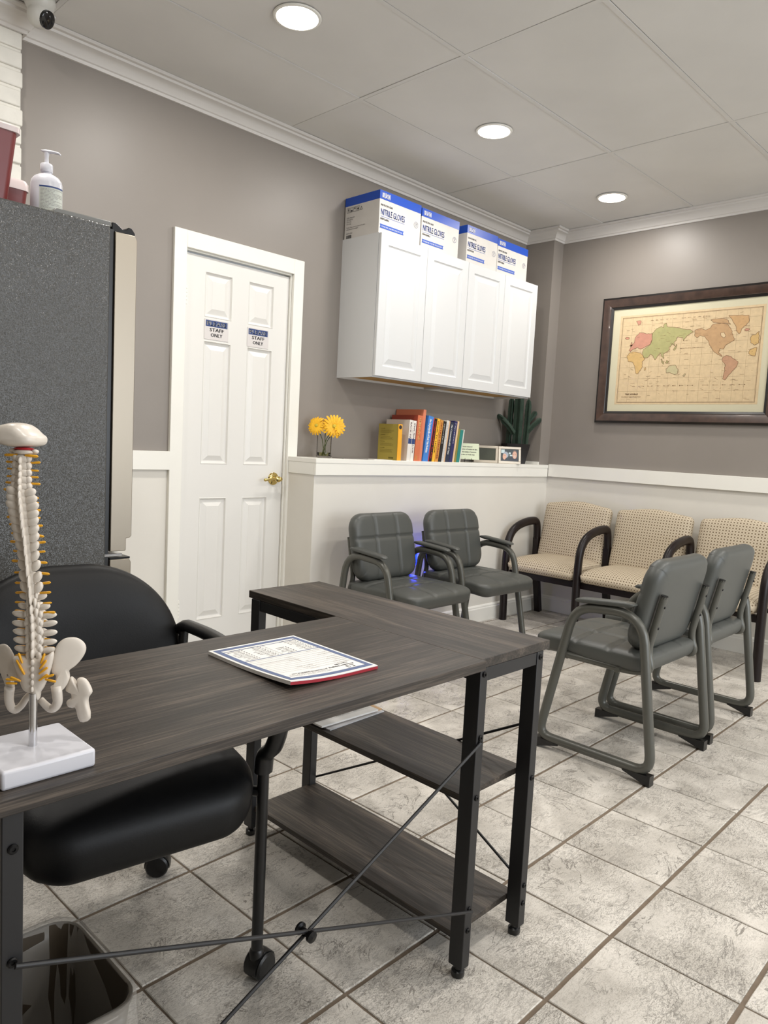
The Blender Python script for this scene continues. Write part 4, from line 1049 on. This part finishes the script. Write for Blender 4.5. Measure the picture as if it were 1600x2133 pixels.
IL = [(0.0243, 0.1258), (0.0265, 0.1341), (0.0322, 0.1408), (0.039, 0.1435), (0.0481, 0.1428), (0.0551, 0.1379), (0.0589, 0.131), (0.0587, 0.1228), (0.0542, 0.1132), (0.0475, 0.1046), (0.0412, 0.0996), (0.0395, 0.0948), (0.0408, 0.0878), (0.0374, 0.0782), (0.0329, 0.072), (0.0284, 0.0671), (0.0232, 0.0692), (0.0214, 0.075), (0.0247, 0.0834), (0.0258, 0.0929), (0.0212, 0.0986), (0.0222, 0.1092)]
def bd(x, z): return .012*max(0, (z-.10)/.04)*0 + .030*max(0, abs(x)-.02)/.035*.5
lens_solid(IL, .0045, .006, 'hip_bone', MT['bone'], sp, (1, .90, .62, .3), bend=bd)
ILL = [(-0.066, 0.1130), (-0.060, 0.1240), (-0.0500, 0.129), (-0.0431, 0.1287), (-0.0363, 0.1238), (-0.0305, 0.1159), (-0.0247, 0.1045), (-0.0212, 0.094), (-0.0223, 0.0863), (-0.0315, 0.087), (-0.0384, 0.0873), (-0.039, 0.0813), (-0.0349, 0.0804), (-0.0303, 0.0747), (-0.0314, 0.0652), (-0.036, 0.059), (-0.0406, 0.06), (-0.0452, 0.0751), (-0.0522, 0.0880), (-0.0590, 0.0975)]
lens_solid(ILL, .0045, .006, 'hip_bone', MT['bone'], sp, (1, .90, .62, .3), bend=bd)
def ringtube(pts, name, rs):
    P = [(x, .008+.010*i/(len(pts)-1), z+ZB) for i, (x, z) in enumerate(pts)]; P = fillet(P, .006, 4)
    rr = [rs[0]+(rs[1]-rs[0])*i/(len(P)-1) for i in range(len(P))]
    G().tube(P, .004, 12, rs=rr, ref=(0, 1, 0), ax=1.0, ay=1.15).build(name, MT['bone'], sp, smooth=180)
ringtube([(0.0262, 0.0790), (0.0275, 0.0650), (0.0275, 0.0552), (0.0228, 0.0474), (0.0159, 0.0446), (0.0088, 0.0490), (0.0009, 0.0558)], 'ischium', (.0060, .0042))
ringtube([(-0.0350, 0.0740), (-0.0365, 0.0661), (-0.0373, 0.0541), (-0.0349, 0.0444), (-0.0301, 0.0407), (-0.0231, 0.0465), (-0.0163, 0.0589), (-0.0084, 0.0663)], 'ischium', (.0058, .0036))
FM = [(0.0374, 0.0817), (0.0413, 0.089), (0.0477, 0.0811), (0.0512, 0.0818), (0.0497, 0.0865), (0.0545, 0.0883), (0.0603, 0.0864), (0.0656, 0.0796), (0.0695, 0.0692), (0.0652, 0.0618), (0.0642, 0.0535), (0.0674, 0.032), (0.0542, 0.0273), (0.0482, 0.0455), (0.0436, 0.0459), (0.0378, 0.0474), (0.0354, 0.0532), (0.0377, 0.0569), (0.0417, 0.0588), (0.0416, 0.0654), (0.0375, 0.0705), (0.0341, 0.0703)]
lens_solid(FM, .0060, .020, 'femur', MT['bone'], sp, (1, .90, .68, .4), cx=(.0555, .064))

# ------------------------------------------------------------------ pad of printed forms on the desk
PX0, PX1, PY0, PY1 = -.844, -.627, .238, .508
pad = thing('form_pad', 'pad of blue-bordered imaging referral forms lying on the desk', 'form pad', ((PX0+PX1)/2, (PY0+PY1)/2, DT), R(-.8))
pw, ph = PX1-PX0, PY1-PY0
def curl(v):                                  # page frame: x right of page, y up the page, lifted at one top corner
    x, y, z = v; d = math.hypot(x-pw/2, (y-ph/2)*.7); k = max(0, 1-d/.15)
    return (x, y, z+.010*k*k)
PG = Matrix.Rotation(math.pi, 4, 'Z')         # page top towards the camera
def sheet(g, x0, x1, y0, y1, z, n=14, mi=0):
    vs = [curl((x0+(x1-x0)*i/n, y0+(y1-y0)*j/n, z)) for j in range(n+1) for i in range(n+1)]
    g.add(vs, [(j*(n+1)+i, j*(n+1)+i+1, (j+1)*(n+1)+i+1, (j+1)*(n+1)+i) for j in range(n) for i in range(n)], PG, mi)
def slabsheet(z0, z1, m, name, parent, ins=0):
    g = G(); n = 14; x0, x1, y0, y1 = -pw/2+ins, pw/2-ins, -ph/2+ins, ph/2-ins
    top = [curl((x0+(x1-x0)*i/n, y0+(y1-y0)*j/n, z1)) for j in range(n+1) for i in range(n+1)]
    bot = [(x, y, z-(z1-z0)) for x, y, z in top]
    N = n+1; F = [(j*N+i, j*N+i+1, (j+1)*N+i+1, (j+1)*N+i) for j in range(n) for i in range(n)]
    o = len(top); F += [(o+j*N+i, o+(j+1)*N+i, o+(j+1)*N+i+1, o+j*N+i+1) for j in range(n) for i in range(n)]
    rim = [i for i in range(n)]+[j*N+n for j in range(n)]+[n*N+n-i for i in range(n)]+[(n-j)*N for j in range(n)]
    F += [(rim[k], o+rim[k], o+rim[(k+1) % len(rim)], rim[(k+1) % len(rim)]) for k in range(len(rim))]
    g.add(top+bot, F, PG); return g.build(name, m, parent)
slabsheet(.0005, .0075, MT['paper'], 'pages', pad)
# red glued binding along the head of the pad
g = G(); n = 14
vs = [curl((-pw/2+pw*i/n, ph/2+.0006, z)) for z in (.0004, .0062) for i in range(n+1)]
g.add(vs, [(i, n+1+i, n+2+i, i+1) for i in range(n)], PG); g.build('red_binding', mat('binding_red', (164, 34, 48), .5), pad)
def bent(g):                                  # subdivide-free print: curl each vertex
    g.v = [tuple(PG @ Vector(curl(tuple(PG @ Vector(v))))) for v in g.v]; return g
ZP = .0078
def strip(g, x0, x1, y0, y1, n=8):
    if (x1-x0) > (y1-y0): vs = [(x0+(x1-x0)*i/n, y, ZP) for y in (y0, y1) for i in range(n+1)]; F = [(i, i+1, n+2+i, n+1+i) for i in range(n)]
    else: vs = [(x, y0+(y1-y0)*i/n, ZP) for x in (x0, x1) for i in range(n+1)]; F = [(n+1+i, n+2+i, i+1, i) for i in range(n)]
    g.add([curl(v) for v in vs], F, PG)
a, b, c, d, t_ = -pw/2+.006, pw/2-.006, -ph/2+.007, ph/2-.007, .011
g = G(); strip(g, a, b, d-.012, d); strip(g, a, b, c, c+.012); strip(g, a, a+t_, c+.012, d-.012); strip(g, b-t_, b, c+.012, d-.012)
strip(g, a+t_, b-t_, -.030, -.027); strip(g, a+t_, b-t_, c+.021, c+.0235)
g.build('blue_border', MT['bandblue'], pad)
g = G()
def ptxt(s, x0, x1, y, h, b_=0):
    q = G(); put_text(q, s, x0, x1, y, h, None, z=ZP, bold=b_); g.add([curl(v) for v in q.v], q.f, PG)
ptxt('Precision Imaging', a+.024, a+.085, d-.036, .0055, .0004); ptxt('Open MRI', a+.03, a+.062, d-.046, .0045, .0003)
for q in ((a+.032, a+.05, d-.0275, d-.0255), (a+.032, a+.034, d-.0265, d-.0165), (a+.048, a+.05, d-.0265, d-.0165), (a+.032, a+.038, d-.0175, d-.0155), (a+.044, a+.05, d-.0175, d-.0155)): strip(g, *q, n=2)
ptxt('precisionimagingnj@gmail.com', a+.090, b-.030, d-.036, .0045, .0002); ptxt('1244 Main Avenue  Clifton NJ  Tel (973) 555-0142', a+.088, b-.016, d-.024, .0036); ptxt('Fax (973) 555-0143  Open MRI  CT  X-Ray', a+.09, b-.02, d-.030, .0032)
tag(g.build('header_print', MT['ink'], pad), kind='stuff')
g = G(); rf = random.Random(4)
for k, y in enumerate([d-.054-.0105*i for i in range(10)]):
    strip(g, a+t_+.004, b-t_-.004, y, y+.0006)
    for x in (a+t_+.004, a+t_+.085):
        if rf.random() < .8: ptxt(rf.choice(('Patient Name', 'Date of Birth', 'Telephone', 'Address', 'Insurance', 'Referring Physician', 'Diagnosis')), x, x+rf.uniform(.02, .04), y+.002, .003)
strip(g, a+t_+.09, b-t_-.01, .004, .0048); strip(g, a+t_+.09, a+t_+.0906, .004, .03)
for x in (-.002,): strip(g, x, x+.0008, c+.024, -.031)
tag(g.build('form_lines', MT['grayink'], pad), kind='stuff')
g = G()
for cx in range(4):
    for r_ in range(9):
        y = -.038-r_*.0088; x = a+t_+.005+cx*.046
        if cx == 1 and r_ > 4: continue
        strip(g, x, x+.003, y, y+.003, 1)
        ptxt(rf.choice(('Cervical Spine', 'Thoracic', 'Lumbar Spine', 'Shoulder L/R', 'Knee L/R', 'Brain', 'Pelvis', 'Hip L/R', 'Ankle', 'Abdomen')), x+.006, x+rf.uniform(.022, .038), y, .0034, .00015)
tag(g.build('checklist_print', MT['ink'], pad), kind='stuff')

# ------------------------------------------------------------------ papers on the upper shelf
def sheet_stack(name, label, cat, cx, cy, w, h, z0, z1, rz, m, rows_=0):
    t = thing(name, label, cat, (cx, cy, z0), R(rz))
    G().box(-w/2, w/2, -h/2, h/2, 0, z1-z0).build('sheets', m, t)
    if rows_:
        g = G(); rq = random.Random(9); z = z1-z0+.0003; wds = ('Total amount', 'Claim no.', 'Date of service', 'Balance due', 'Provider', 'Account')
        for k in range(rows_):
            y = h/2-.012-k*(h-.03)/rows_
            for x in (-w/2+.012, -w/2+.075, -w/2+.14):
                if rq.random() < .75: put_text(g, rq.choice(wds), x, x+rq.uniform(.02, .05), y, .0034, None, z=z)
            if k % 3 == 0: g.rect(-w/2+.01, w/2-.01, y-.003, y-.0025, z)
        tag(g.build('print', MT['ink'], t), kind='stuff')
    return t
grayp = mat('grey_paper', (200, 200, 202), .6)
sheet_stack('paper_stack', 'loose grey-white sheets at the bottom of the pile on the desk shelf', 'papers', -.277, .783, .214, .275, ZSU+.0003, ZSU+.003, 2.5, grayp)
sheet_stack('clipboard', 'tan clipboard board under the printed sheets on the desk shelf', 'clipboard', -.268, .800, .216, .275, ZSU+.003, ZSU+.0065, -1, mat('hardboard', (186, 152, 112), .6))
sheet_stack('printed_sheets', 'printed white statement sheets on top of the pile on the desk shelf', 'papers', -.286, .792, .208, .272, ZSU+.0065, ZSU+.011, -1, MT['paper'], 22)

# ------------------------------------------------------------------ things on the half-wall ledge
ZL = 1.0796
vx, vy = 1.022, 2.325
vs_ = thing('glass_vase', 'clear glass vase holding yellow gerberas on the ledge by the door', 'vase', (vx, vy, ZL))
G().lathe([(.034, 0), (.040, .003), (.0415, .012), (.0395, .018), (.0395, .128), (.0375, .128), (.0375, .018), (.030, .010), (0, .009)], 36).build('vase_glass', MT['glass'], vs_, smooth=40)
G().lathe([(.036, .011), (.037, .019), (.037, .030), (0, .030)], 32).build('water', glass_mat('water', (226, 226, 190), .3), vs_, smooth=40)
petal = mat('petal_yellow', (248, 186, 30), .55, var=.12, vscale=60); discm = mat('gerbera_centre', (196, 176, 60), .7, var=.3, vscale=300); stemm = mat('stem_green', (72, 80, 40), .6)
def gerbera(label, hx, hy, hz, face, rad, fx, fy, dome=.25, seed=0):
    t = thing('gerbera_daisy', label, 'flower', (vx, vy, ZL+.012), group='yellow gerbera daisies in the vase')
    rg = random.Random(seed); q = Vector(face).normalized().to_track_quat('Z', 'Y').to_matrix().to_4x4(); q.translation = Vector((hx, hy, hz))
    for ring, (cnt, r1, lift, wdt) in enumerate(((20, 1.0, -.06, .20), (18, .84, .08, .19), (16, .50, .16, .12))):
        g = G()
        for k in range(cnt):
            a = 2*math.pi*(k+.5*ring)/cnt+rg.uniform(-.05, .05); L_ = rad*r1*rg.uniform(.93, 1.04); w = rad*wdt*.55
            prof = [(.12, .35, 0), (.4, .8, .10), (.7, 1, .12), (.92, .75, .04), (1.0, .12, -.04)]
            V = []
            for f, wf, lf in prof:
                r_ = L_*f; z = L_*(lift*f+lf*.6-dome*f*f)
                for s in (-1, 0, 1): V.append((r_*math.cos(a)-s*w*wf*math.sin(a), r_*math.sin(a)+s*w*wf*math.cos(a), z-(.10*w if s == 0 else 0)))
            F = []
            for i in range(4): F += [(3*i, 3*i+3, 3*i+4, 3*i+1), (3*i+1, 3*i+4, 3*i+5, 3*i+2)]
            g.add(V, F, q)
        tag(g.build('petals', petal, t, smooth=60), kind='stuff')
    G().ell((0, 0, rad*.05), (rad*.17, rad*.17, rad*.09), q, n=16, m=8).build('flower_disc', discm, t, smooth=60)
    P0 = Vector((hx, hy, hz))-Vector(face).normalized()*.006
    G().tube([P0, P0-Vector(face).normalized()*.02+Vector((0, 0, -.012)), Vector((hx*.25+fx*.3, hy*.3+fy*.3, hz*.55)), Vector((fx, fy, .0))], .0022, 8).build('stem', stemm, t, smooth=60)
cdir = Vector((-.66, -.75, 0))
side = Vector((.70, -.715, 0))
def at_(u, dpt, z): v = side*u - cdir*dpt; return (v.x, v.y, z)
a = at_(-.046, -.01, .162); gerbera('yellow gerbera at the left of the vase, head turned down-left', *a, cdir+Vector((0, 0, .30))-side*.45, .056, .010, .006, .10, 1)
a = at_(.050, -.015, .163); gerbera('yellow gerbera at the right of the vase, facing the room with its centre showing', *a, cdir+Vector((0, 0, .05))+side*.25, .066, -.012, .004, .02, 2)
a = at_(.004, .03, .180); gerbera('yellow gerbera at the back of the vase, half hidden between the others', *a, Vector((.2, .3, .9)), .056, .004, -.010, .12, 3)
a = at_(.072, .02, .150); gerbera('yellow gerbera drooping low on the right behind the largest bloom', *a, side*.8+Vector((0, 0, .25)), .052, .0, .012, .2, 4)
# flat booklet and card on the ledge
o = tag(G().box(-.10, .10, -.045, .045, 0, .003).build('booklet', mat('booklet_grey', (120, 116, 112), .5)), 'thin grey booklet lying flat on the ledge right of the vase', 'booklet'); o.location = (1.21, 2.31, ZL+.0002); o.rotation_euler = (0, 0, R(3))
o = tag(G().box(-.07, .07, -.04, .04, 0, .002).build('flat_card', MT['paper']), 'thin white card lying flat on the ledge beside the yellow book', 'card'); o.location = (1.39, 2.262, ZL+.0002); o.rotation_euler = (0, 0, R(-4))

# books: (x0 at foot, thickness, depth, height, spine colour, lettering, letter colour, label, y of spine)
BK = [
 (1.490, .033, .160, .212, (236, 168, 44), '', (255, 255, 255), 'olive-yellow paperback with an orange spine at the near end of the book row', 2.214, (168, 150, 66)),
 (1.572, .030, .190, .243, (226, 220, 212), 'BACK PAIN', (110, 80, 90), 'thicker white softcover with a navy square on its spine, first of the white pair', 2.214, (214, 206, 196)),
 (1.604, .028, .190, .240, (230, 226, 218), 'SPINAL MANIPULATION', (110, 80, 90), 'white softcover with a navy square on its spine, second of the white pair', 2.214, None),
 (1.637, .046, .215, .275, (206, 112, 76), 'CHIROPRACTIC', (240, 200, 120), 'wide orange-red hardback with a brick-red cover in the book row', 2.214, (158, 66, 48)),
 (1.686, .024, .225, .312, (214, 128, 96), '', (255, 255, 255), 'tallest salmon binder standing behind the orange hardback', 2.218, (214, 128, 96)),
 (1.714, .047, .190, .280, (66, 128, 204), 'The Encyclopedia of Back Pain Medicine', (245, 245, 245), 'bright blue hardback with white spine lettering', 2.212, None),
 (1.763, .011, .180, .268, (176, 60, 72), '', (255, 255, 255), 'thin crimson book wedged after the blue hardback', 2.214, None),
 (1.775, .022, .190, .265, (26, 22, 22), 'GETTING STRONGER  BILL PEARL', (220, 60, 44), 'black book with GETTING STRONGER in red spine letters', 2.212, None),
 (1.799, .026, .190, .268, (238, 178, 52), 'Guide To Health', (60, 44, 20), 'yellow book between the two weight-training books', 2.212, None),
 (1.828, .030, .195, .262, (202, 140, 66), 'GETTING STRONGER', (168, 30, 28), 'orange-tan book with large dark red GETTING STRONGER lettering', 2.212, None),
 (1.860, .029, .180, .255, (30, 26, 27), 'speeches', (244, 244, 240), 'black book with white lowercase speeches on the spine', 2.212, None),
 (1.891, .022, .190, .262, (214, 210, 204), '', (60, 60, 60), 'white spiral-bound manual in the book row', 2.212, None),
 (1.915, .012, .180, .258, (216, 178, 140), '', (60, 60, 60), 'thin tan softcover after the spiral manual', 2.214, None),
 (1.929, .036, .185, .255, (38, 46, 66), 'The Commonwealth of Fans', (238, 236, 230), 'dark slate book with white title lettering near the navy book', 2.212, None),
 (1.967, .030, .185, .262, (42, 42, 92), 'Experience', (236, 236, 240), 'navy blue book with a pale title in the book row', 2.212, None),
 (1.999, .018, .190, .262, (222, 190, 150), '', (60, 60, 60), 'beige magazine bundle after the navy book', 2.214, None),
 (2.020, .018, .180, .215, (138, 130, 62), '', (255, 255, 255), 'thin olive green book near the end of the row', 2.214, None),
 (2.040, .030, .175, .210, (40, 128, 120), '', (255, 255, 255), 'short teal book, last but one in the row', 2.214, None),
 (2.072, .010, .178, .212, (214, 214, 204), '', (255, 255, 255), 'thin pale book at the far end of the row', 2.214, None)]
pagem = mat('page_edges', (228, 218, 196), .8, var=.06, vscale=300, stretch=(1, .02, 1))
for k, (x0, th, dp, h, colr, ttl, tc_, labl, ys, cov) in enumerate(BK):
    lean = R(0 if k == 0 else (3.0 if k < 3 else (4.0 if k < 5 else 7.5)))
    yy = max(ys, LED-.012)
    t = thing('book', labl, 'book', (x0, yy, ZL+.0003), 0, 'books standing in a row on the ledge'); t.rotation_euler = (0, lean, 0)
    if dp+yy > W-.004: dp = W-.004-yy
    cm = mat('book_spine', colr, .45); cvm = mat('book_cover', cov, .45) if cov else cm
    G().box(.0015, th-.0015, .002, dp-.003, .002, h-.003).build('pages', pagem, t)
    G().box(0, .0016, .001, dp, 0, h).build('cover', cvm, t); G().box(th-.0016, th, .001, dp, 0, h).build('cover', cm, t)
    G().box(0, th, -.0012, .002, 0, h).build('spine', cm, t)
    mx = Matrix(((0, 1, 0, 0), (0, 0, -1, -.0016), (-1, 0, 0, h), (0, 0, 0, 1)))   # text x runs down the spine
    if ttl:
        g = G(); n_ = 2 if k == 5 else 1
        hh = th*.42
        put_text(g, ttl, h*.06, h*(.93 if k in (7, 9) else (.80 if len(ttl) > 12 else .55)), th*.29, hh, mx, bold=.0006); g.build('spine_lettering', mat('letters', tc_, .5), t)
    if k in (1, 2):
        G().box(.001, th-.001, -.0017, -.0012, h*.42, h*.55).build('spine_label', MT['navy'], t)
    if k == 0:
        mx2 = Matrix(((0, 0, -1, -.0003), (-1, 0, 0, dp-.006), (0, 1, 0, 0), (0, 0, 0, 1))); g = G(); rq = random.Random(6)
        for b_ in range(4):
            z = h-.035-b_*.038
            put_text(g, 'From the publisher', .012, .05, z+.006, .0045, mx2, bold=.0002)
            for r_ in range(4): g.rect(.012, .012+rq.uniform(.08, .115), z-.003-r_*.005, z-.0018-r_*.005, 0, mx2)
        g.rect(.085, .125, .008, .018, 0, mx2); tag(g.build('back_cover_print', mat('olive_print', (112, 100, 34), .6), t), kind='stuff')
        G().lathe([(0, 0), (.012, 0), (.012, .0006), (0, .0006)], 16, TR((th/2, -.0013, h-.018), rx=R(90))).build('spine_emblem', MT['ink'], t)
    if k == 11:
        for z_ in range(26): G().tube([(th*.1+.8*th*q_/6, -.0012-.005*math.sin(math.pi*q_/6), .012+z_*.0092) for q_ in range(7)], .0011, 5).build('spiral_ring', MT['white'], t, smooth=60)
    if k == 3:
        g = G().box(th*.2, th*.6, -.0017, -.0012, .01, .035); g.build('spine_label', mat('label_tan', (196, 128, 74), .5), t)

# verse card on a small easel, hinged double photo frame, cactus
fa = math.atan2(cdir.y, cdir.x)+math.pi/2
vc = thing('verse_card', 'pale green verse card on a small black wire easel beside the books', 'card', (2.225, 2.268, ZL), fa+R(6))
tl = R(-14); M_ = TR((0, 0, .020), rx=tl)
cardm = mat('card_green', (206, 214, 186), .5)
G().box(-.082, .082, 0, .004, 0, .108, M_).build('card_board', cardm, vc)
g = G(); mxc = M_ @ Matrix(((1, 0, 0, 0), (0, 0, -1, -.0006), (0, 1, 0, 0), (0, 0, 0, 1)))
for s_, x0, x1, z in (('Life is not measured', -.045, .035, .082), ('by the number of breaths we take,', -.070, .070, .064), ('but by the number of moments', -.062, .062, .046), ('that take our breath away', -.050, .050, .028)):
    put_text(g, s_, x0, x1, z, .0085, mxc, bold=.0003)
tag(g.build('verse_lettering', MT['ink'], vc), kind='stuff')
g = G()
for s in (-1, 1):
    g.tube(fillet([(s*.022, -.022, .028), (s*.022, -.020, .012), (s*.020, .008, .012), (s*.012, .03, .085)], .006), .0016, 6)
    g.tube([(s*.022, -.020, .012), (s*.026, -.016, .0016)], .0016, 6)
g.tube([(-.022, -.004, .012), (.022, -.004, .012)], .0016, 6); g.tube([(0, .028, .08), (0, .06, .0016)], .0016, 6)
g.build('easel', MT['bolt'], vc, smooth=60)
pf = thing('photo_frame', 'hinged silver double photo frame with a snapshot of two people', 'photo frame', (2.575, 2.272, ZL), fa+R(4))
silv = mat('frame_silver', (196, 186, 170), .35, metal=.3)
def frame_leaf(x0, x1, zt, parent, rz):
    M2 = Matrix.Rotation(rz, 4, 'Z') @ Matrix.Rotation(R(-7), 4, 'X'); w = x1-x0; h = zt; b_ = .017; g = G()
    for q in ((0, w, 0, b_), (0, w, h-b_, h), (0, b_, b_, h-b_), (w-b_, w, b_, h-b_)): g.box(x0+q[0], x0+q[1], -.006, .006, q[2], q[3], M2)
    o = g.build('frame', silv, parent, bev=.0015)
    return M2, o
M2, lf = frame_leaf(.002, .168, .118, pf, R(4))
mxp = M2 @ Matrix(((1, 0, 0, .019), (0, 0, -1, -.001), (0, 1, 0, .017), (0, 0, 0, 1))); W2, H2 = .132, .084
g = G(); PC = dict(bg=(40, 52, 54), skin=(214, 166, 142), shirt=(34, 40, 52), light=(190, 206, 208), hair=(120, 96, 84), grey=(150, 160, 172), skin2=(226, 180, 158))
PM = {k: mat('photo_'+k, v, .35) for k, v in PC.items()}; pk = list(PM)
def disc(cx, cy, rx, ry, key, z): g.flat([(cx+rx*math.cos(2*math.pi*k/20), cy+ry*math.sin(2*math.pi*k/20)) for k in range(20)], z, mxp, pk.index(key))
g.rect(0, W2, 0, H2, 0, mxp, pk.index('bg'))
for q in ((.004, .03, .055, .08), (.06, .075, .05, .062), (.068, .09, .036, .046)): g.rect(*q, .0002, mxp, pk.index('light'))
g.flat([(.055, 0), (.060, .020), (.085, .030), (.122, .030), (.130, .012), (.130, 0)], .0003, mxp, pk.index('shirt'))
g.flat([(.002, 0), (.004, .018), (.020, .026), (.045, .022), (.050, 0)], .0003, mxp, pk.index('shirt'))
disc(.104, .048, .018, .030, 'hair', .0004); disc(.104, .044, .0165, .026, 'skin', .0005); disc(.038, .044, .020, .022, 'grey', .0004); disc(.030, .034, .014, .018, 'skin2', .0005); disc(.028, .030, .012, .020, 'skin', .0006)
for x in (.097, .111): disc(x, .050, .0028, .0015, 'bg', .0007)
disc(.104, .032, .007, .0030, 'light', .0007); disc(.104, .0435, .003, .004, 'skin2', .0007)
for x in (.026, .034): disc(x, .040, .002, .0012, 'bg', .0007)
tag(g.build('snapshot', [PM[k] for k in pk], pf), kind='stuff')
M3, lf2 = frame_leaf(-.168, -.002, .118, pf, R(-10))
mxq = M3 @ Matrix(((1, 0, 0, -.151), (0, 0, -1, -.001), (0, 1, 0, .017), (0, 0, 0, 1)))
G().rect(0, W2, 0, H2, 0, mxq).build('dark_photo', mat('photo_dark', (58, 62, 48), .3), pf)
cx_, cy_ = 2.868, 2.335
ca = thing('potted_cactus', 'dark green branching cactus in a black square pot at the ledge end', 'cactus', (cx_, cy_, ZL), fa)
secs = [[(x, y, z) for x, y in rrect(w, w, .006, 3)] for w, z in ((.125, 0), (.172, .140), (.175, .142), (.164, .142), (.162, .125))]
loft(secs, True, True).build('pot', mat('pot_black', (34, 32, 34), .4), ca, smooth=40)
G().box(-.07, .07, -.07, .07, .118, .126).build('soil', mat('soil', (44, 36, 30), .9, var=.3, vscale=90), ca)
cact = mat('cactus_green', (44, 62, 50), .6, var=.25, vscale=25); tipm = mat('cactus_tip', (128, 150, 70), .6)
def cactus_arm(pts, r, name='cactus_arm'):
    P = [Vector(p) for p in pts]; sm = []
    for i in range(len(P)-1):
        for q in range(10): sm.append(P[i].lerp(P[i+1], q/10))
    sm.append(P[-1]); g = G(); n = 16; vs = []; N = None
    for i, p in enumerate(sm):
        t_ = (sm[min(i+1, len(sm)-1)]-sm[max(i-1, 0)]).normalized()
        N = Vector((1, 0, 0)) if N is None else N; N = (N-t_*N.dot(t_)).normalized(); Bv = t_.cross(N)
        f = i/(len(sm)-1); rr = r*(.72 if i == 0 else 1)*(1 if f < .8 else math.sqrt(max(0, 1-((f-.8)/.2)**2))+.04)
        ser = 1+.10*(i % 2)
        for k in range(n):
            a = 2*math.pi*k/n; q = rr*(1.0*ser if k % 4 == 0 else .62 if k % 4 == 2 else .74)
            vs.append(p+N*math.cos(a)*q+Bv*math.sin(a)*q)
    F = [(i*n+k, i*n+(k+1) % n, (i+1)*n+(k+1) % n, (i+1)*n+k) for i in range(len(sm)-1) for k in range(n)]
    F += [tuple(range(n-1, -1, -1)), tuple((len(sm)-1)*n+k for k in range(n))]
    g.add(vs, F); return g.build(name, cact, ca, smooth=25)
cactus_arm([(.005, .0, .10), (.006, 0, .52)], .033, 'cactus_stem'); cactus_arm([(-.050, .025, .11), (-.044, .02, .49)], .020, 'cactus_stem'); cactus_arm([(.066, -.005, .11), (.074, 0, .30), (.076, 0, .47)], .021, 'cactus_stem')
cactus_arm([(-.025, -.02, .215), (-.07, -.03, .27), (-.125, -.035, .315)], .019); cactus_arm([(-.04, .01, .26), (-.09, .02, .31), (-.145, .03, .345)], .018)
cactus_arm([(.07, 0, .22), (.12, 0, .28), (.175, 0, .335)], .017); cactus_arm([(.075, .01, .30), (.11, .02, .34), (.145, .03, .385)], .017)
